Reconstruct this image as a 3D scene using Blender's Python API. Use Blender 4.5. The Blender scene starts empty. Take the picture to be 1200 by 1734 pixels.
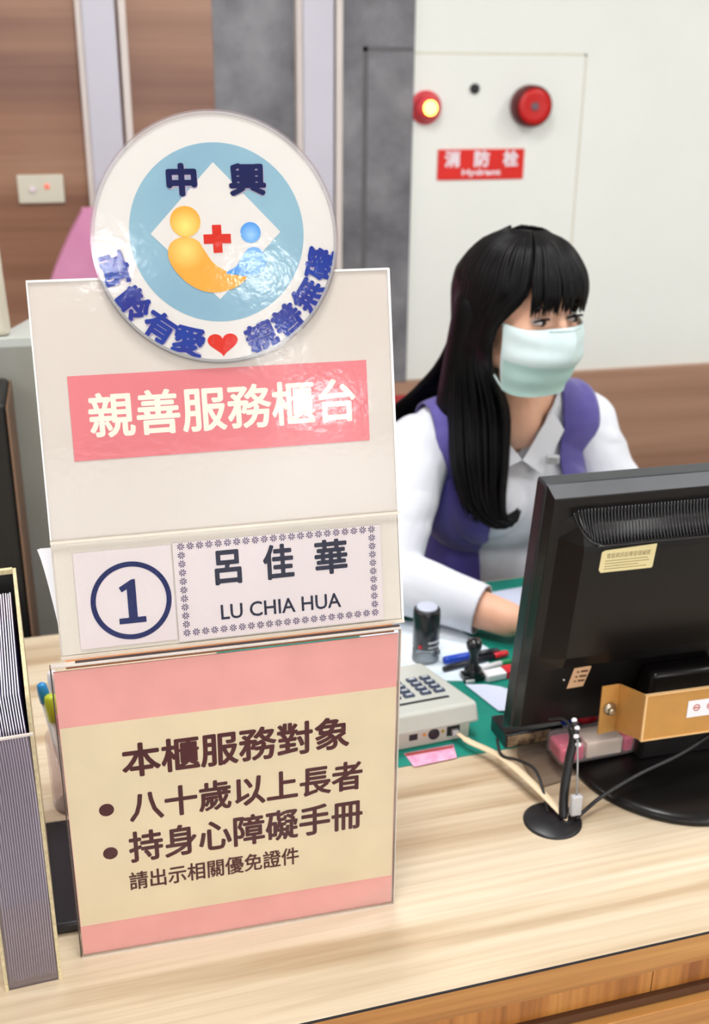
import bpy, bmesh, math, random
from mathutils import Vector, Matrix, Euler, noise
random.seed(7)
PI = math.pi
R = math.radians
SC = bpy.context.scene
COL = SC.collection
ZC = 0.76                       # height of the counter top above the floor

# ---------------------------------------------------------------- camera
cam_d = bpy.data.cameras.new('camera')
cam = bpy.data.objects.new('camera', cam_d); COL.objects.link(cam)
TH, YAW, ROLL = R(22.05), R(14.4), R(0.5)
fw = Vector((math.sin(YAW)*math.cos(TH), math.cos(YAW)*math.cos(TH), -math.sin(TH)))
rt0 = Vector((math.cos(YAW), -math.sin(YAW), 0))
dn0 = -rt0.cross(fw)
rt = rt0*math.cos(ROLL) - dn0*math.sin(ROLL)
dn = dn0*math.cos(ROLL) + rt0*math.sin(ROLL)
M = Matrix((rt, -dn, -fw)).transposed().to_4x4()
M.translation = Vector((0, 0, ZC + 0.78))
cam.matrix_world = M
cam_d.sensor_fit = 'VERTICAL'; cam_d.sensor_height = 36.0
cam_d.lens = 1877.0/1734.0*36.0
cam_d.clip_start = 0.05; cam_d.clip_end = 60
cam_d.dof.use_dof = True
cam_d.dof.focus_distance = 0.96
cam_d.dof.aperture_fstop = 6.5
SC.camera = cam

# ---------------------------------------------------------------- world, view, ceiling light
SC.view_settings.view_transform = 'Standard'
SC.view_settings.look = 'None'
SC.view_settings.gamma = 1.0
SC.view_settings.exposure = -0.24
SC.view_settings.use_curve_mapping = False
W = bpy.data.worlds.new('world'); SC.world = W; W.use_nodes = True
W.node_tree.nodes['Background'].inputs[0].default_value = (0.9, 0.95, 1.0, 1)
W.node_tree.nodes['Background'].inputs[1].default_value = 1.0
LAMP_W = 19.0
FILL_W = 105.0
CEIL = 2.75
LAMPS = [(-2.2, 1.5), (0.3, 1.5), (2.5, 1.5), (-2.2, 0.2), (0.1, 0.55), (2.5, 0.2),
         (-1.5, -1.5), (1.3, -1.5), (0.16, -3.5), (0.98, -3.85), (-2.0, -3.4), (3.0, -3.4),
         (-1.5, -5.6), (1.3, -5.6), (2.15, -8.2), (-2.0, -7.5)]

# ---------------------------------------------------------------- materials
def lin(c):
    return tuple((v/255/12.92 if v/255 <= 0.04045 else ((v/255+0.055)/1.055)**2.4) for v in c)

def mat(name, rgb, rough=0.5, metal=0.0, coat=0.0, nz=0.0, nscale=8.0, stretch=(1, 1, 1), rgb2=None, bump=0.0, bscale=40.0,
        emit=None, estr=0.0, sub=0.0, spec=0.5, coords='Object', alpha=1.0, trans=0.0, ior=1.45, sheen=0.0, detail=3.0, lo=0.35, hi=0.65):
    m = bpy.data.materials.new(name); m.use_nodes = True
    nt = m.node_tree; b = nt.nodes['Principled BSDF']
    col = lin(rgb) + (1,)
    b.inputs['Base Color'].default_value = col
    b.inputs['Roughness'].default_value = rough
    b.inputs['Metallic'].default_value = metal
    b.inputs['Coat Weight'].default_value = coat
    b.inputs['Coat Roughness'].default_value = 0.08
    b.inputs['Specular IOR Level'].default_value = spec
    b.inputs['IOR'].default_value = ior
    b.inputs['Transmission Weight'].default_value = trans
    b.inputs['Alpha'].default_value = alpha
    b.inputs['Sheen Weight'].default_value = sheen
    if sub:
        b.inputs['Subsurface Weight'].default_value = sub
        b.inputs['Subsurface Radius'].default_value = (1.0, 0.35, 0.2)
        b.inputs['Subsurface Scale'].default_value = 0.012
    if emit:
        b.inputs['Emission Color'].default_value = lin(emit) + (1,)
        b.inputs['Emission Strength'].default_value = estr
    tc = nt.nodes.new('ShaderNodeTexCoord')
    if rgb2 is not None or nz:
        mp = nt.nodes.new('ShaderNodeMapping'); mp.inputs['Scale'].default_value = stretch
        nt.links.new(tc.outputs[coords], mp.inputs[0])
        n = nt.nodes.new('ShaderNodeTexNoise'); n.inputs['Scale'].default_value = nscale
        n.inputs['Detail'].default_value = detail; n.inputs['Roughness'].default_value = 0.6
        nt.links.new(mp.outputs[0], n.inputs['Vector'])
        mr = nt.nodes.new('ShaderNodeMapRange'); mr.inputs[1].default_value = lo; mr.inputs[2].default_value = hi
        nt.links.new(n.outputs[0], mr.inputs[0])
        mx = nt.nodes.new('ShaderNodeMix'); mx.data_type = 'RGBA'
        if rgb2 is None:
            rgb2 = tuple(max(0, v*(1-nz)) for v in rgb)
        mx.inputs[6].default_value = col
        mx.inputs[7].default_value = lin(rgb2) + (1,)
        nt.links.new(mr.outputs[0], mx.inputs[0])
        nt.links.new(mx.outputs[2], b.inputs['Base Color'])
    if bump:
        bn = nt.nodes.new('ShaderNodeTexNoise'); bn.inputs['Scale'].default_value = bscale
        bn.inputs['Detail'].default_value = 2.0
        nt.links.new(tc.outputs[coords], bn.inputs['Vector'])
        bp = nt.nodes.new('ShaderNodeBump'); bp.inputs['Strength'].default_value = bump
        bp.inputs['Distance'].default_value = 0.01
        nt.links.new(bn.outputs[0], bp.inputs['Height'])
        nt.links.new(bp.outputs[0], b.inputs['Normal'])
    return m

def film(name, tint=(255, 255, 255), rough=0.12, milky=0.0, bump=0.0, bscale=60.0, ior=1.45, milk_rgb=(235, 235, 235), refl=1.0):
    """clear sheet plastic: lets light straight through, reflects by its angle, may be a little milky"""
    m = bpy.data.materials.new(name); m.use_nodes = True
    nt = m.node_tree; nt.nodes.clear()
    out = nt.nodes.new('ShaderNodeOutputMaterial')
    tr = nt.nodes.new('ShaderNodeBsdfTransparent'); tr.inputs[0].default_value = lin(tint) + (1,)
    gl = nt.nodes.new('ShaderNodeBsdfGlossy'); gl.inputs['Roughness'].default_value = rough
    fr = nt.nodes.new('ShaderNodeFresnel'); fr.inputs[0].default_value = ior
    mx = nt.nodes.new('ShaderNodeMixShader')
    base = tr.outputs[0]
    if milky:
        df = nt.nodes.new('ShaderNodeBsdfDiffuse'); df.inputs[0].default_value = lin(milk_rgb) + (1,)
        m2 = nt.nodes.new('ShaderNodeMixShader'); m2.inputs[0].default_value = milky
        nt.links.new(tr.outputs[0], m2.inputs[1]); nt.links.new(df.outputs[0], m2.inputs[2])
        base = m2.outputs[0]
    mu = nt.nodes.new('ShaderNodeMath'); mu.operation = 'MULTIPLY'; mu.inputs[1].default_value = refl
    nt.links.new(fr.outputs[0], mu.inputs[0]); nt.links.new(mu.outputs[0], mx.inputs[0]); nt.links.new(base, mx.inputs[1]); nt.links.new(gl.outputs[0], mx.inputs[2])
    nt.links.new(mx.outputs[0], out.inputs[0])
    if bump:
        tc = nt.nodes.new('ShaderNodeTexCoord')
        bn = nt.nodes.new('ShaderNodeTexNoise'); bn.inputs['Scale'].default_value = bscale; bn.inputs['Detail'].default_value = 4.0
        nt.links.new(tc.outputs['Object'], bn.inputs['Vector'])
        bp = nt.nodes.new('ShaderNodeBump'); bp.inputs['Strength'].default_value = bump; bp.inputs['Distance'].default_value = 0.002
        nt.links.new(bn.outputs[0], bp.inputs['Height'])
        nt.links.new(bp.outputs[0], gl.inputs['Normal']); nt.links.new(bp.outputs[0], fr.inputs['Normal'])
    return m

def wood(name, c1, c2, c3, axis='X', scale=1.0, rough=0.4, coat=0.0, rings=14.0, fine=90.0):
    m = bpy.data.materials.new(name); m.use_nodes = True
    nt = m.node_tree; b = nt.nodes['Principled BSDF']
    b.inputs['Roughness'].default_value = rough; b.inputs['Coat Weight'].default_value = coat
    b.inputs['Coat Roughness'].default_value = 0.12
    tc = nt.nodes.new('ShaderNodeTexCoord')
    st = {'X': (0.05, 1, 1), 'Z': (1, 1, 0.05)}[axis]
    def nz(sc, det, extra=1.0):
        mp = nt.nodes.new('ShaderNodeMapping'); mp.inputs['Scale'].default_value = tuple(s*extra if s < 1 else s for s in st)
        nt.links.new(tc.outputs['Object'], mp.inputs[0])
        n = nt.nodes.new('ShaderNodeTexNoise'); n.inputs['Scale'].default_value = sc*scale; n.inputs['Detail'].default_value = det
        n.inputs['Distortion'].default_value = 0.4
        nt.links.new(mp.outputs[0], n.inputs['Vector']); return n
    a = nz(rings, 4.0); f = nz(fine, 3.0, 0.5)
    cr = nt.nodes.new('ShaderNodeValToRGB')
    cr.color_ramp.elements[0].position = 0.32; cr.color_ramp.elements[0].color = lin(c3) + (1,)
    cr.color_ramp.elements[1].position = 0.68; cr.color_ramp.elements[1].color = lin(c1) + (1,)
    e = cr.color_ramp.elements.new(0.48); e.color = lin(c2) + (1,)
    nt.links.new(a.outputs[0], cr.inputs[0])
    mx = nt.nodes.new('ShaderNodeMix'); mx.data_type = 'RGBA'; mx.blend_type = 'MULTIPLY'
    mr = nt.nodes.new('ShaderNodeMapRange'); mr.inputs[1].default_value = 0.35; mr.inputs[2].default_value = 0.6
    mr.inputs[3].default_value = 0.35; mr.inputs[4].default_value = 0.0
    nt.links.new(f.outputs[0], mr.inputs[0]); nt.links.new(mr.outputs[0], mx.inputs[0])
    mx.inputs[7].default_value = tuple(lin(c3)[i]/max(lin(c1)[i], .01) for i in range(3)) + (1,)
    nt.links.new(cr.outputs[0], mx.inputs[6]); nt.links.new(mx.outputs[2], b.inputs['Base Color'])
    return m

MT = {}
def mk(k, *a, **kw): MT[k] = mat(k, *a, **kw); return MT[k]
mk('white_wall', (238, 241, 235), 0.6, nz=0.015, nscale=2)
mk('ceiling_white', (236, 236, 234), 0.8, nz=0.02)
mk('floor_tile', (196, 190, 182), 0.25, nz=0.08, nscale=3)
mk('plain_wall', (222, 220, 214), 0.7, nz=0.03)
mk('post_paint', (203, 201, 213), 0.35, nz=0.03, nscale=3)
mk('post_trim', (224, 214, 208), 0.4, nz=0.03)
mk('cement', (140, 140, 144), 0.45, rgb2=(96, 96, 101), nscale=5.0, detail=7, lo=0.36, hi=0.64)
mk('seam_dark', (104, 104, 106), 0.7, nz=0.1)
mk('seam_pale', (218, 215, 198), 0.7, nz=0.02)
MT['wall_wood'] = wood('wall_wood', (172, 132, 106), (154, 112, 88), (126, 86, 67), 'X', 0.55, 0.45, 0.1, rings=12, fine=60)
MT['wains_wood'] = wood('wains_wood', (190, 152, 128), (176, 138, 114), (154, 116, 94), 'X', 0.55, 0.45, 0.1, rings=12, fine=60)
MT['counter_wood'] = wood('counter_wood', (219, 205, 182), (211, 193, 166), (184, 160, 130), 'X', 1.0, 0.32, 0.2, rings=26, fine=150)
MT['edge_wood'] = wood('edge_wood', (206, 152, 86), (190, 132, 68), (160, 104, 48), 'X', 1.0, 0.4, 0.1, rings=30, fine=160)
MT['panel_wood'] = wood('panel_wood', (206, 142, 70), (184, 118, 52), (148, 88, 36), 'Z', 1.0, 0.4, 0.1, rings=46, fine=160)
MT['groove_wood'] = wood('groove_wood', (96, 58, 30), (84, 50, 26), (70, 40, 22), 'X', 1.0, 0.6)
mk('black_seal', (28, 24, 30), 0.5, nz=0.1)

# ---------------------------------------------------------------- mesh helpers
class MB:
    """collects shapes, builds ONE mesh object"""
    def __init__(s): s.bm = bmesh.new(); s.T = Matrix.Identity(4)
    def _add(s, verts, faces, smooth=False):
        vs = [s.bm.verts.new(s.T @ Vector(v)) for v in verts]
        out = []
        for f in faces:
            try:
                fc = s.bm.faces.new([vs[i] for i in f]); fc.smooth = smooth; out.append(fc)
            except ValueError: pass
        return vs, out
    def box(s, x0, x1, y0, y1, z0, z1, bev=0.0, seg=2):
        x0, x1 = min(x0, x1), max(x0, x1); y0, y1 = min(y0, y1), max(y0, y1); z0, z1 = min(z0, z1), max(z0, z1)
        vs, fs = s._add([(x, y, z) for x in (x0, x1) for y in (y0, y1) for z in (z0, z1)],
                    [(0, 1, 3, 2), (4, 6, 7, 5), (0, 4, 5, 1), (2, 3, 7, 6), (0, 2, 6, 4), (1, 5, 7, 3)])
        if bev > 0:
            es = list({e for f in fs for e in f.edges})
            r = bmesh.ops.bevel(s.bm, geom=es, offset=bev, segments=seg, profile=0.5, affect='EDGES')
            for f in r['faces']: f.smooth = True
        return s
    def hull8(s, bot, top, bev=0.0):
        """two quads (each 4 points, same order)"""
        vs, fs = s._add(list(bot)+list(top), [(3, 2, 1, 0), (4, 5, 6, 7), (0, 1, 5, 4), (1, 2, 6, 5), (2, 3, 7, 6), (3, 0, 4, 7)])
        if bev > 0:
            es = list({e for f in fs for e in f.edges})
            r = bmesh.ops.bevel(s.bm, geom=es, offset=bev, segments=2, profile=0.5, affect='EDGES')
            for f in r['faces']: f.smooth = True
        return s
    def lathe(s, prof, n=32, c=(0, 0, 0), axis='Z', smooth=True):
        """prof: list of (r, h)"""
        V = []; F = []
        for r, h in prof:
            for i in range(n):
                a = 2*PI*i/n
                p = (r*math.cos(a), r*math.sin(a), h)
                if axis == 'Y': p = (p[0], -h, p[1])      # out of the plane, towards -Y
                if axis == 'X': p = (h, p[0], p[1])
                V.append((p[0]+c[0], p[1]+c[1], p[2]+c[2]))
        for k in range(len(prof)-1):
            for i in range(n):
                j = (i+1) % n
                F.append((k*n+i, k*n+j, (k+1)*n+j, (k+1)*n+i))
        F.append(tuple(range(n))[::-1]); F.append(tuple((len(prof)-1)*n+i for i in range(n)))
        vs, fs = s._add(V, F, smooth)
        fs[-1].smooth = False; fs[-2].smooth = False
        return s
    def tube(s, pts, rad, n=8, flat=1.0, up=None, caps=True):
        """pts polyline; rad number or list; flat squashes the section"""
        P = [Vector(p) for p in pts]; m = len(P)
        rr = rad if isinstance(rad, (list, tuple)) else [rad]*m
        V = []; F = []
        prev = None
        for k in range(m):
            t = (P[min(k+1, m-1)] - P[max(k-1, 0)])
            if t.length < 1e-9: t = Vector((0, 0, 1))
            t.normalize()
            if prev is None:
                u = Vector(up) if up else (Vector((0, 0, 1)) if abs(t.z) < 0.9 else Vector((0, 1, 0)))
            else: u = prev
            u = u - t*u.dot(t)
            if u.length < 1e-6: u = t.orthogonal()
            u.normalize(); prev = u; w = t.cross(u)
            for i in range(n):
                a = 2*PI*i/n
                V.append(P[k] + u*math.cos(a)*rr[k]*flat + w*math.sin(a)*rr[k])
        for k in range(m-1):
            for i in range(n):
                j = (i+1) % n
                F.append((k*n+i, k*n+j, (k+1)*n+j, (k+1)*n+i))
        if caps: F.append(tuple(range(n))[::-1]); F.append(tuple((m-1)*n+i for i in range(n)))
        s._add(V, F, True)
        return s
    def prism(s, poly, w0, w1, bev=0.0):
        """poly in (u,v); extruded in w (w grows towards the viewer, -Y)"""
        n = len(poly)
        V = [(u, -w0, v) for u, v in poly] + [(u, -w1, v) for u, v in poly]
        F = [tuple(range(n))[::-1], tuple(range(n, 2*n))] + [(i, (i+1) % n, n+(i+1) % n, n+i) for i in range(n)]
        vs, fs = s._add(V, F)
        return s
    def ell(s, c, r, n=24, m=14):
        V = []; F = []
        for k in range(m+1):
            ph = PI*k/m
            for i in range(n):
                a = 2*PI*i/n
                V.append((c[0]+r[0]*math.sin(ph)*math.cos(a), c[1]+r[1]*math.sin(ph)*math.sin(a), c[2]+r[2]*math.cos(ph)))
        for k in range(m):
            for i in range(n):
                j = (i+1) % n; F.append((k*n+i, (k+1)*n+i, (k+1)*n+j, k*n+j))
        s._add(V, F, True)
        bmesh.ops.remove_doubles(s.bm, verts=s.bm.verts[-len(V):] if False else list(s.bm.verts), dist=1e-7)
        return s
    def build(s, name, m, parent=None, **props):
        bmesh.ops.recalc_face_normals(s.bm, faces=s.bm.faces)
        me = bpy.data.meshes.new(name); s.bm.to_mesh(me); s.bm.free()
        me.materials.append(m)
        return link(name, me, parent, **props)

def link(name, me, parent=None, **props):
    o = bpy.data.objects.new(name, me); COL.objects.link(o)
    if parent is not None: o.parent = parent
    for k, v in props.items(): o[k] = v
    return o
def thing(name, label, cat, loc=(0, 0, 0), rot=(0, 0, 0), group=None):
    o = bpy.data.objects.new(name, None); COL.objects.link(o)
    o.empty_display_size = 0.05
    o.location = loc; o.rotation_euler = rot
    o['label'] = label; o['category'] = cat
    if group: o['group'] = group
    return o
def tag(o, label, cat, group=None):
    o['label'] = label; o['category'] = cat
    if group: o['group'] = group
    return o
def struct(o): o['kind'] = 'structure'; return o
def circ(cx, cy, r, n=64, a0=0, a1=2*PI):
    return [(cx+r*math.cos(a0+(a1-a0)*i/n), cy+r*math.sin(a0+(a1-a0)*i/n)) for i in range(n)]
def bez(pts, n=16):
    """Catmull-Rom through the points"""
    P = [Vector(p) for p in pts]; P = [P[0]*2-P[1]] + P + [P[-1]*2-P[-2]]
    out = []
    for k in range(1, len(P)-2):
        for i in range(n):
            t = i/n; a, b, c, d = P[k-1], P[k], P[k+1], P[k+2]
            out.append(0.5*((2*b) + (c-a)*t + (2*a-5*b+4*c-d)*t*t + (3*b-a-3*c+d)*t*t*t))
    out.append(P[-2]); return out

def glyphs(s, box, w0, th, name, m, parent, bold=0.0, rot=0.0, ctr=None, copies=8, scale_fit=True):
    """text s fitted into box (u0, v0, u1, v1); a mesh lying in the u-v plane. bold: stroke growth in metres"""
    cu = bpy.data.curves.new('t', 'FONT'); cu.body = s; cu.size = 1.0; cu.resolution_u = 3
    cu.fill_mode = 'FRONT'
    ob = bpy.data.objects.new('t', cu); COL.objects.link(ob)
    dg = bpy.context.evaluated_depsgraph_get()
    me = bpy.data.meshes.new_from_object(ob.evaluated_get(dg))
    bpy.data.objects.remove(ob); bpy.data.curves.remove(cu)
    xs = [v.co.x for v in me.vertices]; ys = [v.co.y for v in me.vertices]
    x0, x1, y0, y1 = min(xs), max(xs), min(ys), max(ys)
    u0, v0, u1, v1 = box
    u0 += bold; u1 -= bold; v0 += bold; v1 -= bold
    sx = (u1-u0)/max(x1-x0, 1e-6); sy = (v1-v0)/max(y1-y0, 1e-6)
    cx, cy = (u0+u1)/2, (v0+v1)/2
    bm = bmesh.new()
    src = bmesh.new(); src.from_mesh(me)
    sv = [v.co.copy() for v in src.verts]; sf = [[v.index for v in f.verts] for f in src.faces]; src.free()
    bpy.data.meshes.remove(me)
    offs = [(0, 0)]
    if bold > 0: offs += [(bold*math.cos(2*PI*i/copies), bold*math.sin(2*PI*i/copies)) for i in range(copies)]
    ca, sa = math.cos(rot), math.sin(rot)
    k = 0
    for du, dv in offs:
        vs = []
        for p in sv:
            u = (p.x-(x0+x1)/2)*sx + du; v = (p.y-(y0+y1)/2)*sy + dv
            u, v = u*ca - v*sa, u*sa + v*ca
            vs.append(bm.verts.new((cx+u, -(w0+th+k*2e-6), cy+v)))
        for f in sf:
            try: bm.faces.new([vs[i] for i in f])
            except ValueError: pass
        k += 1
    # side walls so that the print has its own (ink-thin) thickness
    me2 = bpy.data.meshes.new(name); 
    bmesh.ops.recalc_face_normals(bm, faces=bm.faces)
    for f in bm.faces:
        if f.normal.y > 0: f.normal_flip()
    bm.to_mesh(me2); bm.free(); me2.materials.append(m)
    return link(name, me2, parent)

# ================================================================ ROOM
X0, X1, Y0, Y1 = -4.0, 5.0, -9.0, 3.0
struct(MB().box(X0-.1, X1+.1, Y0-.1, Y1+.1, -0.1, 0).build('floor', MT['floor_tile']))
struct(MB().box(X0-.1, X1+.1, Y0-.1, Y1+.1, CEIL, CEIL+.1).build('ceiling', MT['ceiling_white']))
struct(MB().box(X0-.1, X0, Y0, Y1, 0, CEIL).build('wall_left', MT['plain_wall']))
struct(MB().box(X1, X1+.1, Y0, Y1, 0, CEIL).build('wall_right', MT['plain_wall']))
struct(MB().box(X0-.1, X1+.1, Y0-.1, Y0, 0, CEIL).build('wall_front', MT['plain_wall']))
struct(MB().box(X0-.1, X1+.1, Y1, Y1+.12, 0, CEIL).build('wall_back', MT['white_wall']))
# cladding of the back wall
zw = ZC - 0.075
struct(MB().box(X0, 0.392, Y1-.018, Y1, 0, CEIL).build('trim_1', MT['wall_wood']))
struct(MB().box(0.392, 0.917, Y1-.014, Y1, zw, CEIL).build('trim_2', MT['cement']))
struct(MB().box(0.392, X1, Y1-.022, Y1, 0.0, zw).build('trim_3', MT['wains_wood']))
for i, (a, b) in enumerate(((0.064, 0.182), (0.598, 0.717))):
    p = struct(MB().box(a+.014, b-.026, Y1-.062, Y1, 0, CEIL, 0.003).build('trim_%d' % (4+i), MT['post_paint']))
    c = struct(MB().box(a, a+.016, Y1-.05, Y1, 0, CEIL, 0.002).box(b-.018, b, Y1-.05, Y1, 0, CEIL, 0.002).build('post_trim', MT['post_trim'], p))
# flush cabinet door over the hose recess, half grey and half white
dz0, dz1 = zw + 0.003, ZC + 0.808
d = struct(MB().box(0.791, 0.9165, Y1-.0175, Y1-.0135, dz0, dz1, 0.0008).build('door_1', MT['cement']))
struct(MB().box(0.9175, 1.404, Y1-.004, Y1, dz0, dz1-.006, 0.0006).build('door_panel', MT['white_wall'], d))
struct(MB().box(0.779, 0.791, Y1-.0150, Y1-.0138, dz0, dz1+.012).box(0.779, 0.9165, Y1-.0150, Y1-.0138, dz1, dz1+.012).build('door_gap', MT['seam_dark'], d))
struct(MB().box(1.404, 1.411, Y1-.0012, Y1, dz0, dz1).box(0.9175, 1.411, Y1-.0012, Y1, dz1-.006, dz1+.001).build('door_gap', MT['seam_pale'], d))

# added storefront, out of view: glowing pane and area light for frontal fill
wn = struct(MB().box(-3.2, 4.2, Y0, Y0+.012, .25, 2.45).build('fill_window_1', mat('fill_glass', (235, 242, 250), .3, emit=(232, 241, 255), estr=1.0)))
b = MB()
for x_ in (-3.24, -1.39, .46, 2.31, 4.16): b.box(x_, x_+.08, Y0, Y0+.05, .2, 2.5)
b.box(-3.24, 4.24, Y0, Y0+.05, .18, .26); b.box(-3.24, 4.24, Y0, Y0+.05, 2.44, 2.52)
struct(b.build('fill_window_frame', MT['post_paint'], wn))
wl = bpy.data.lights.new('front_fill', 'AREA'); wl.shape = 'RECTANGLE'; wl.size = 7.3; wl.size_y = 2.15; wl.energy = FILL_W; wl.color = (.95, .98, 1.0)
wlo = bpy.data.objects.new('front_fill', wl); COL.objects.link(wlo); wlo.location = (.5, Y0+.07, 1.35); wlo.rotation_euler = (R(90), 0, 0)

# ceiling lights
mk('lamp_frame', (235, 235, 235), 0.4, nz=0.02)
mk('lamp_diffuser', (255, 255, 255), 0.5, emit=(255, 252, 246), estr=6.0)
fl = None
for i, (lx, ly) in enumerate(LAMPS):
    ld = bpy.data.lights.new('lamp_light', 'AREA'); ld.shape = 'SQUARE'; ld.size = 0.42; ld.energy = LAMP_W
    ld.color = (0.985, 0.99, 1.0)
    if i == 0:
        root = thing('ceiling_light', 'square white panel light set in the ceiling of the hall', 'ceiling light', (lx, ly, CEIL), group='ceiling panel lights')
        b = MB()
        for (a0, a1, b0, b1) in ((-.24, .24, -.24, -.21), (-.24, .24, .21, .24), (-.24, -.21, -.21, .21), (.21, .24, -.21, .21)):
            b.box(a0, a1, b0, b1, -.02, 0.0)
        fr = b.build('frame', MT['lamp_frame'], root)
        df = MB().box(-.21, .21, -.21, .21, -.008, -.002).build('diffuser', MT['lamp_diffuser'], root)
        fl = (root, fr, df)
    else:
        root = fl[0].copy(); COL.objects.link(root); root.location = (lx, ly, CEIL)
        for ch in fl[1:]:
            c = ch.copy(); COL.objects.link(c); c.parent = root
    lo_ = bpy.data.objects.new('lamp_light', ld); COL.objects.link(lo_)
    lo_.parent = root; lo_.location = (0, 0, -.012)
    if ly < -3: root.scale = (.55, .55, 1)
    if ly < -8: root.scale = (1.3, 1.3, 1); ld.energy = LAMP_W*6

# ================================================================ COUNTER
CYAW = R(2.1)
def on_counter(X, Y, z=0.0): return Vector((X, Y, ZC+z))
cnt = thing('service_counter', 'light wood service counter running across the foreground', 'counter', (0, 0.7133, 0), (0, 0, CYAW))
MB().box(-1.6, 2.6, 0.0012, 0.79, ZC-.034, ZC, 0.0006, 1).build('countertop', MT['counter_wood'], cnt)
MB().box(-1.6, 2.6, -0.0004, 0.0012, ZC-.0020, ZC-.0004).build('edge_seal', MT['black_seal'], cnt)
MB().box(-1.6, 2.6, -0.0002, 0.0011, ZC-.034, ZC-.0021).build('edge_band', MT['edge_wood'], cnt)
b = MB()
xx = -1.6
while xx < 2.6:
    w = 0.42; b.box(xx+.0006, xx+w-.0006, 0.012, 0.03, 0.0, ZC-.034); xx += w
b.build('front_panel', MT['panel_wood'], cnt)
MB().box(-1.6, 2.6, 0.006, 0.0118, ZC-.084, ZC-.074).build('groove', MT['groove_wood'], cnt)
MB().box(-1.6, 2.6, -0.004, 0.0118, ZC-.16, ZC-.085, 0.001).build('front_rail', MT['edge_wood'], cnt)
MB().box(-1.6, -1.56, 0.031, 0.78, 0.0, ZC-.0345).build('side_panel', MT['panel_wood'], cnt)
MB().box(2.56, 2.6, 0.031, 0.78, 0.0, ZC-.0345).build('side_panel', MT['panel_wood'], cnt)

# ================================================================ LOWER SIGN (acrylic stand with poster)
mk('pink_paper', (242, 172, 165), 0.6, spec=0.12, nz=0.03, nscale=20)
mk('cream_paper', (236, 218, 184), 0.6, spec=0.12, nz=0.03, nscale=14)
mk('brown_ink', (84, 38, 40), 0.5, spec=0.12, nz=0.1)
MT['acrylic'] = film('acrylic', (255, 255, 255), 0.03, 0.0, refl=0.3)
MT['laminate'] = film('laminate', (255, 255, 255), 0.075, 0.0, bump=0.07, bscale=120.0, ior=1.45, refl=0.4)
mk('acrylic_edge', (215, 205, 196), 0.15, nz=0.05, spec=0.7)
mk('dark_edge', (70, 52, 50), 0.4, nz=0.1)
low = thing('notice_stand', 'clear acrylic counter stand holding the pink and cream notice in brown lettering', 'sign', (-.0435, .8452, ZC))
WL, HL = 0.3035, 0.3105
MB().box(0.0015, WL-.0015, 0.0, 0.0012, 0.0015, HL-.0055).build('poster', MT['pink_paper'], low)
MB().prism([(0.002, 0.035), (WL-.002, 0.035), (WL-.002, 0.250), (0.002, 0.250)], 0.0, 0.0003).build('cream_field', MT['cream_paper'], low)
mm = 0.001
def lowtxt(s, u0, v0, u1, v1, bold): return glyphs(s, (u0*mm, v0*mm, u1*mm, v1*mm), 0.0003, 0.0002, 'lettering', MT['brown_ink'], low, bold*mm)
lowtxt('本櫃服務對象', 51, 191, 257.5, 226.5, 0.92)
lowtxt('八十歲以上長者', 54, 143, 270.5, 176, 0.82)
lowtxt('持身心障礙手冊', 51, 98, 271, 133, 0.82)
lowtxt('請出示相關優免證件', 49, 67.5, 208.5, 88, 0.35)
for v_ in (.1605, .1130): MB().prism(circ(.0345, v_, .0066, 32), .0003, .0005).build('bullet', MT['brown_ink'], low)
MB().box(0, WL, -.0030, -.0008, 0, HL, 0.0004, 1).build('front_sheet', MT['acrylic'], low)
MB().box(0, WL, 0.0016, 0.0038, 0, HL, 0.0004, 1).build('back_sheet', MT['acrylic'], low)
b = MB(); b.box(0, WL, -.0030, 0.0040, HL, HL+.0010); b.box(WL, WL+.0008, -.003, .0038, 0, HL); b.box(0, WL, -.0035, -.003, 0.0, .0012)
b.build('clear_edge', MT['acrylic_edge'], low)
MB().box(-.0009, 0, -.001, 0.0042, 0, HL).box(.02, WL, .0004, .004, HL+.0010, HL+.0016).build('dark_edge', MT['dark_edge'], low)
# rear foot of the stand (stands free on the counter behind the notice)
mk('foot_plastic', (38, 36, 44), 0.3, nz=0.1)
MB().hull8([(-.0, .0045, 0), (WL, .0045, 0), (WL, .10, 0), (-.0, .10, 0)], [(-.0, .0045, .004), (WL, .0045, .004), (WL, .10, .004), (0, .10, .004)]).build('base_plate', MT['acrylic'], low)
mk('orange_strip', (226, 150, 96), 0.5, nz=0.1)
ledge = MB().box(.012, WL-.004, .0045, .030, HL-.006, HL-.001).build('ledge', MT['orange_strip'], low)
MB().box(.004, .007, .0045, .030, .0045, HL-.0065).build('side_rib', MT['acrylic'], low)
MB().box(WL-.007, WL-.004, .0045, .030, .0045, HL-.0065).build('side_rib', MT['acrylic'], low)
# black tray just behind it, seen in the gap on the left
bt = MB().box(-.080, .020, .016, .180, 0.0, .012, .003)
o = bt.build('black_tray', MT['foot_plastic']); o.location = (-.010, .862, ZC)
tag(o, 'flat black tray on the counter behind the notice stand', 'tray')

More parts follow.
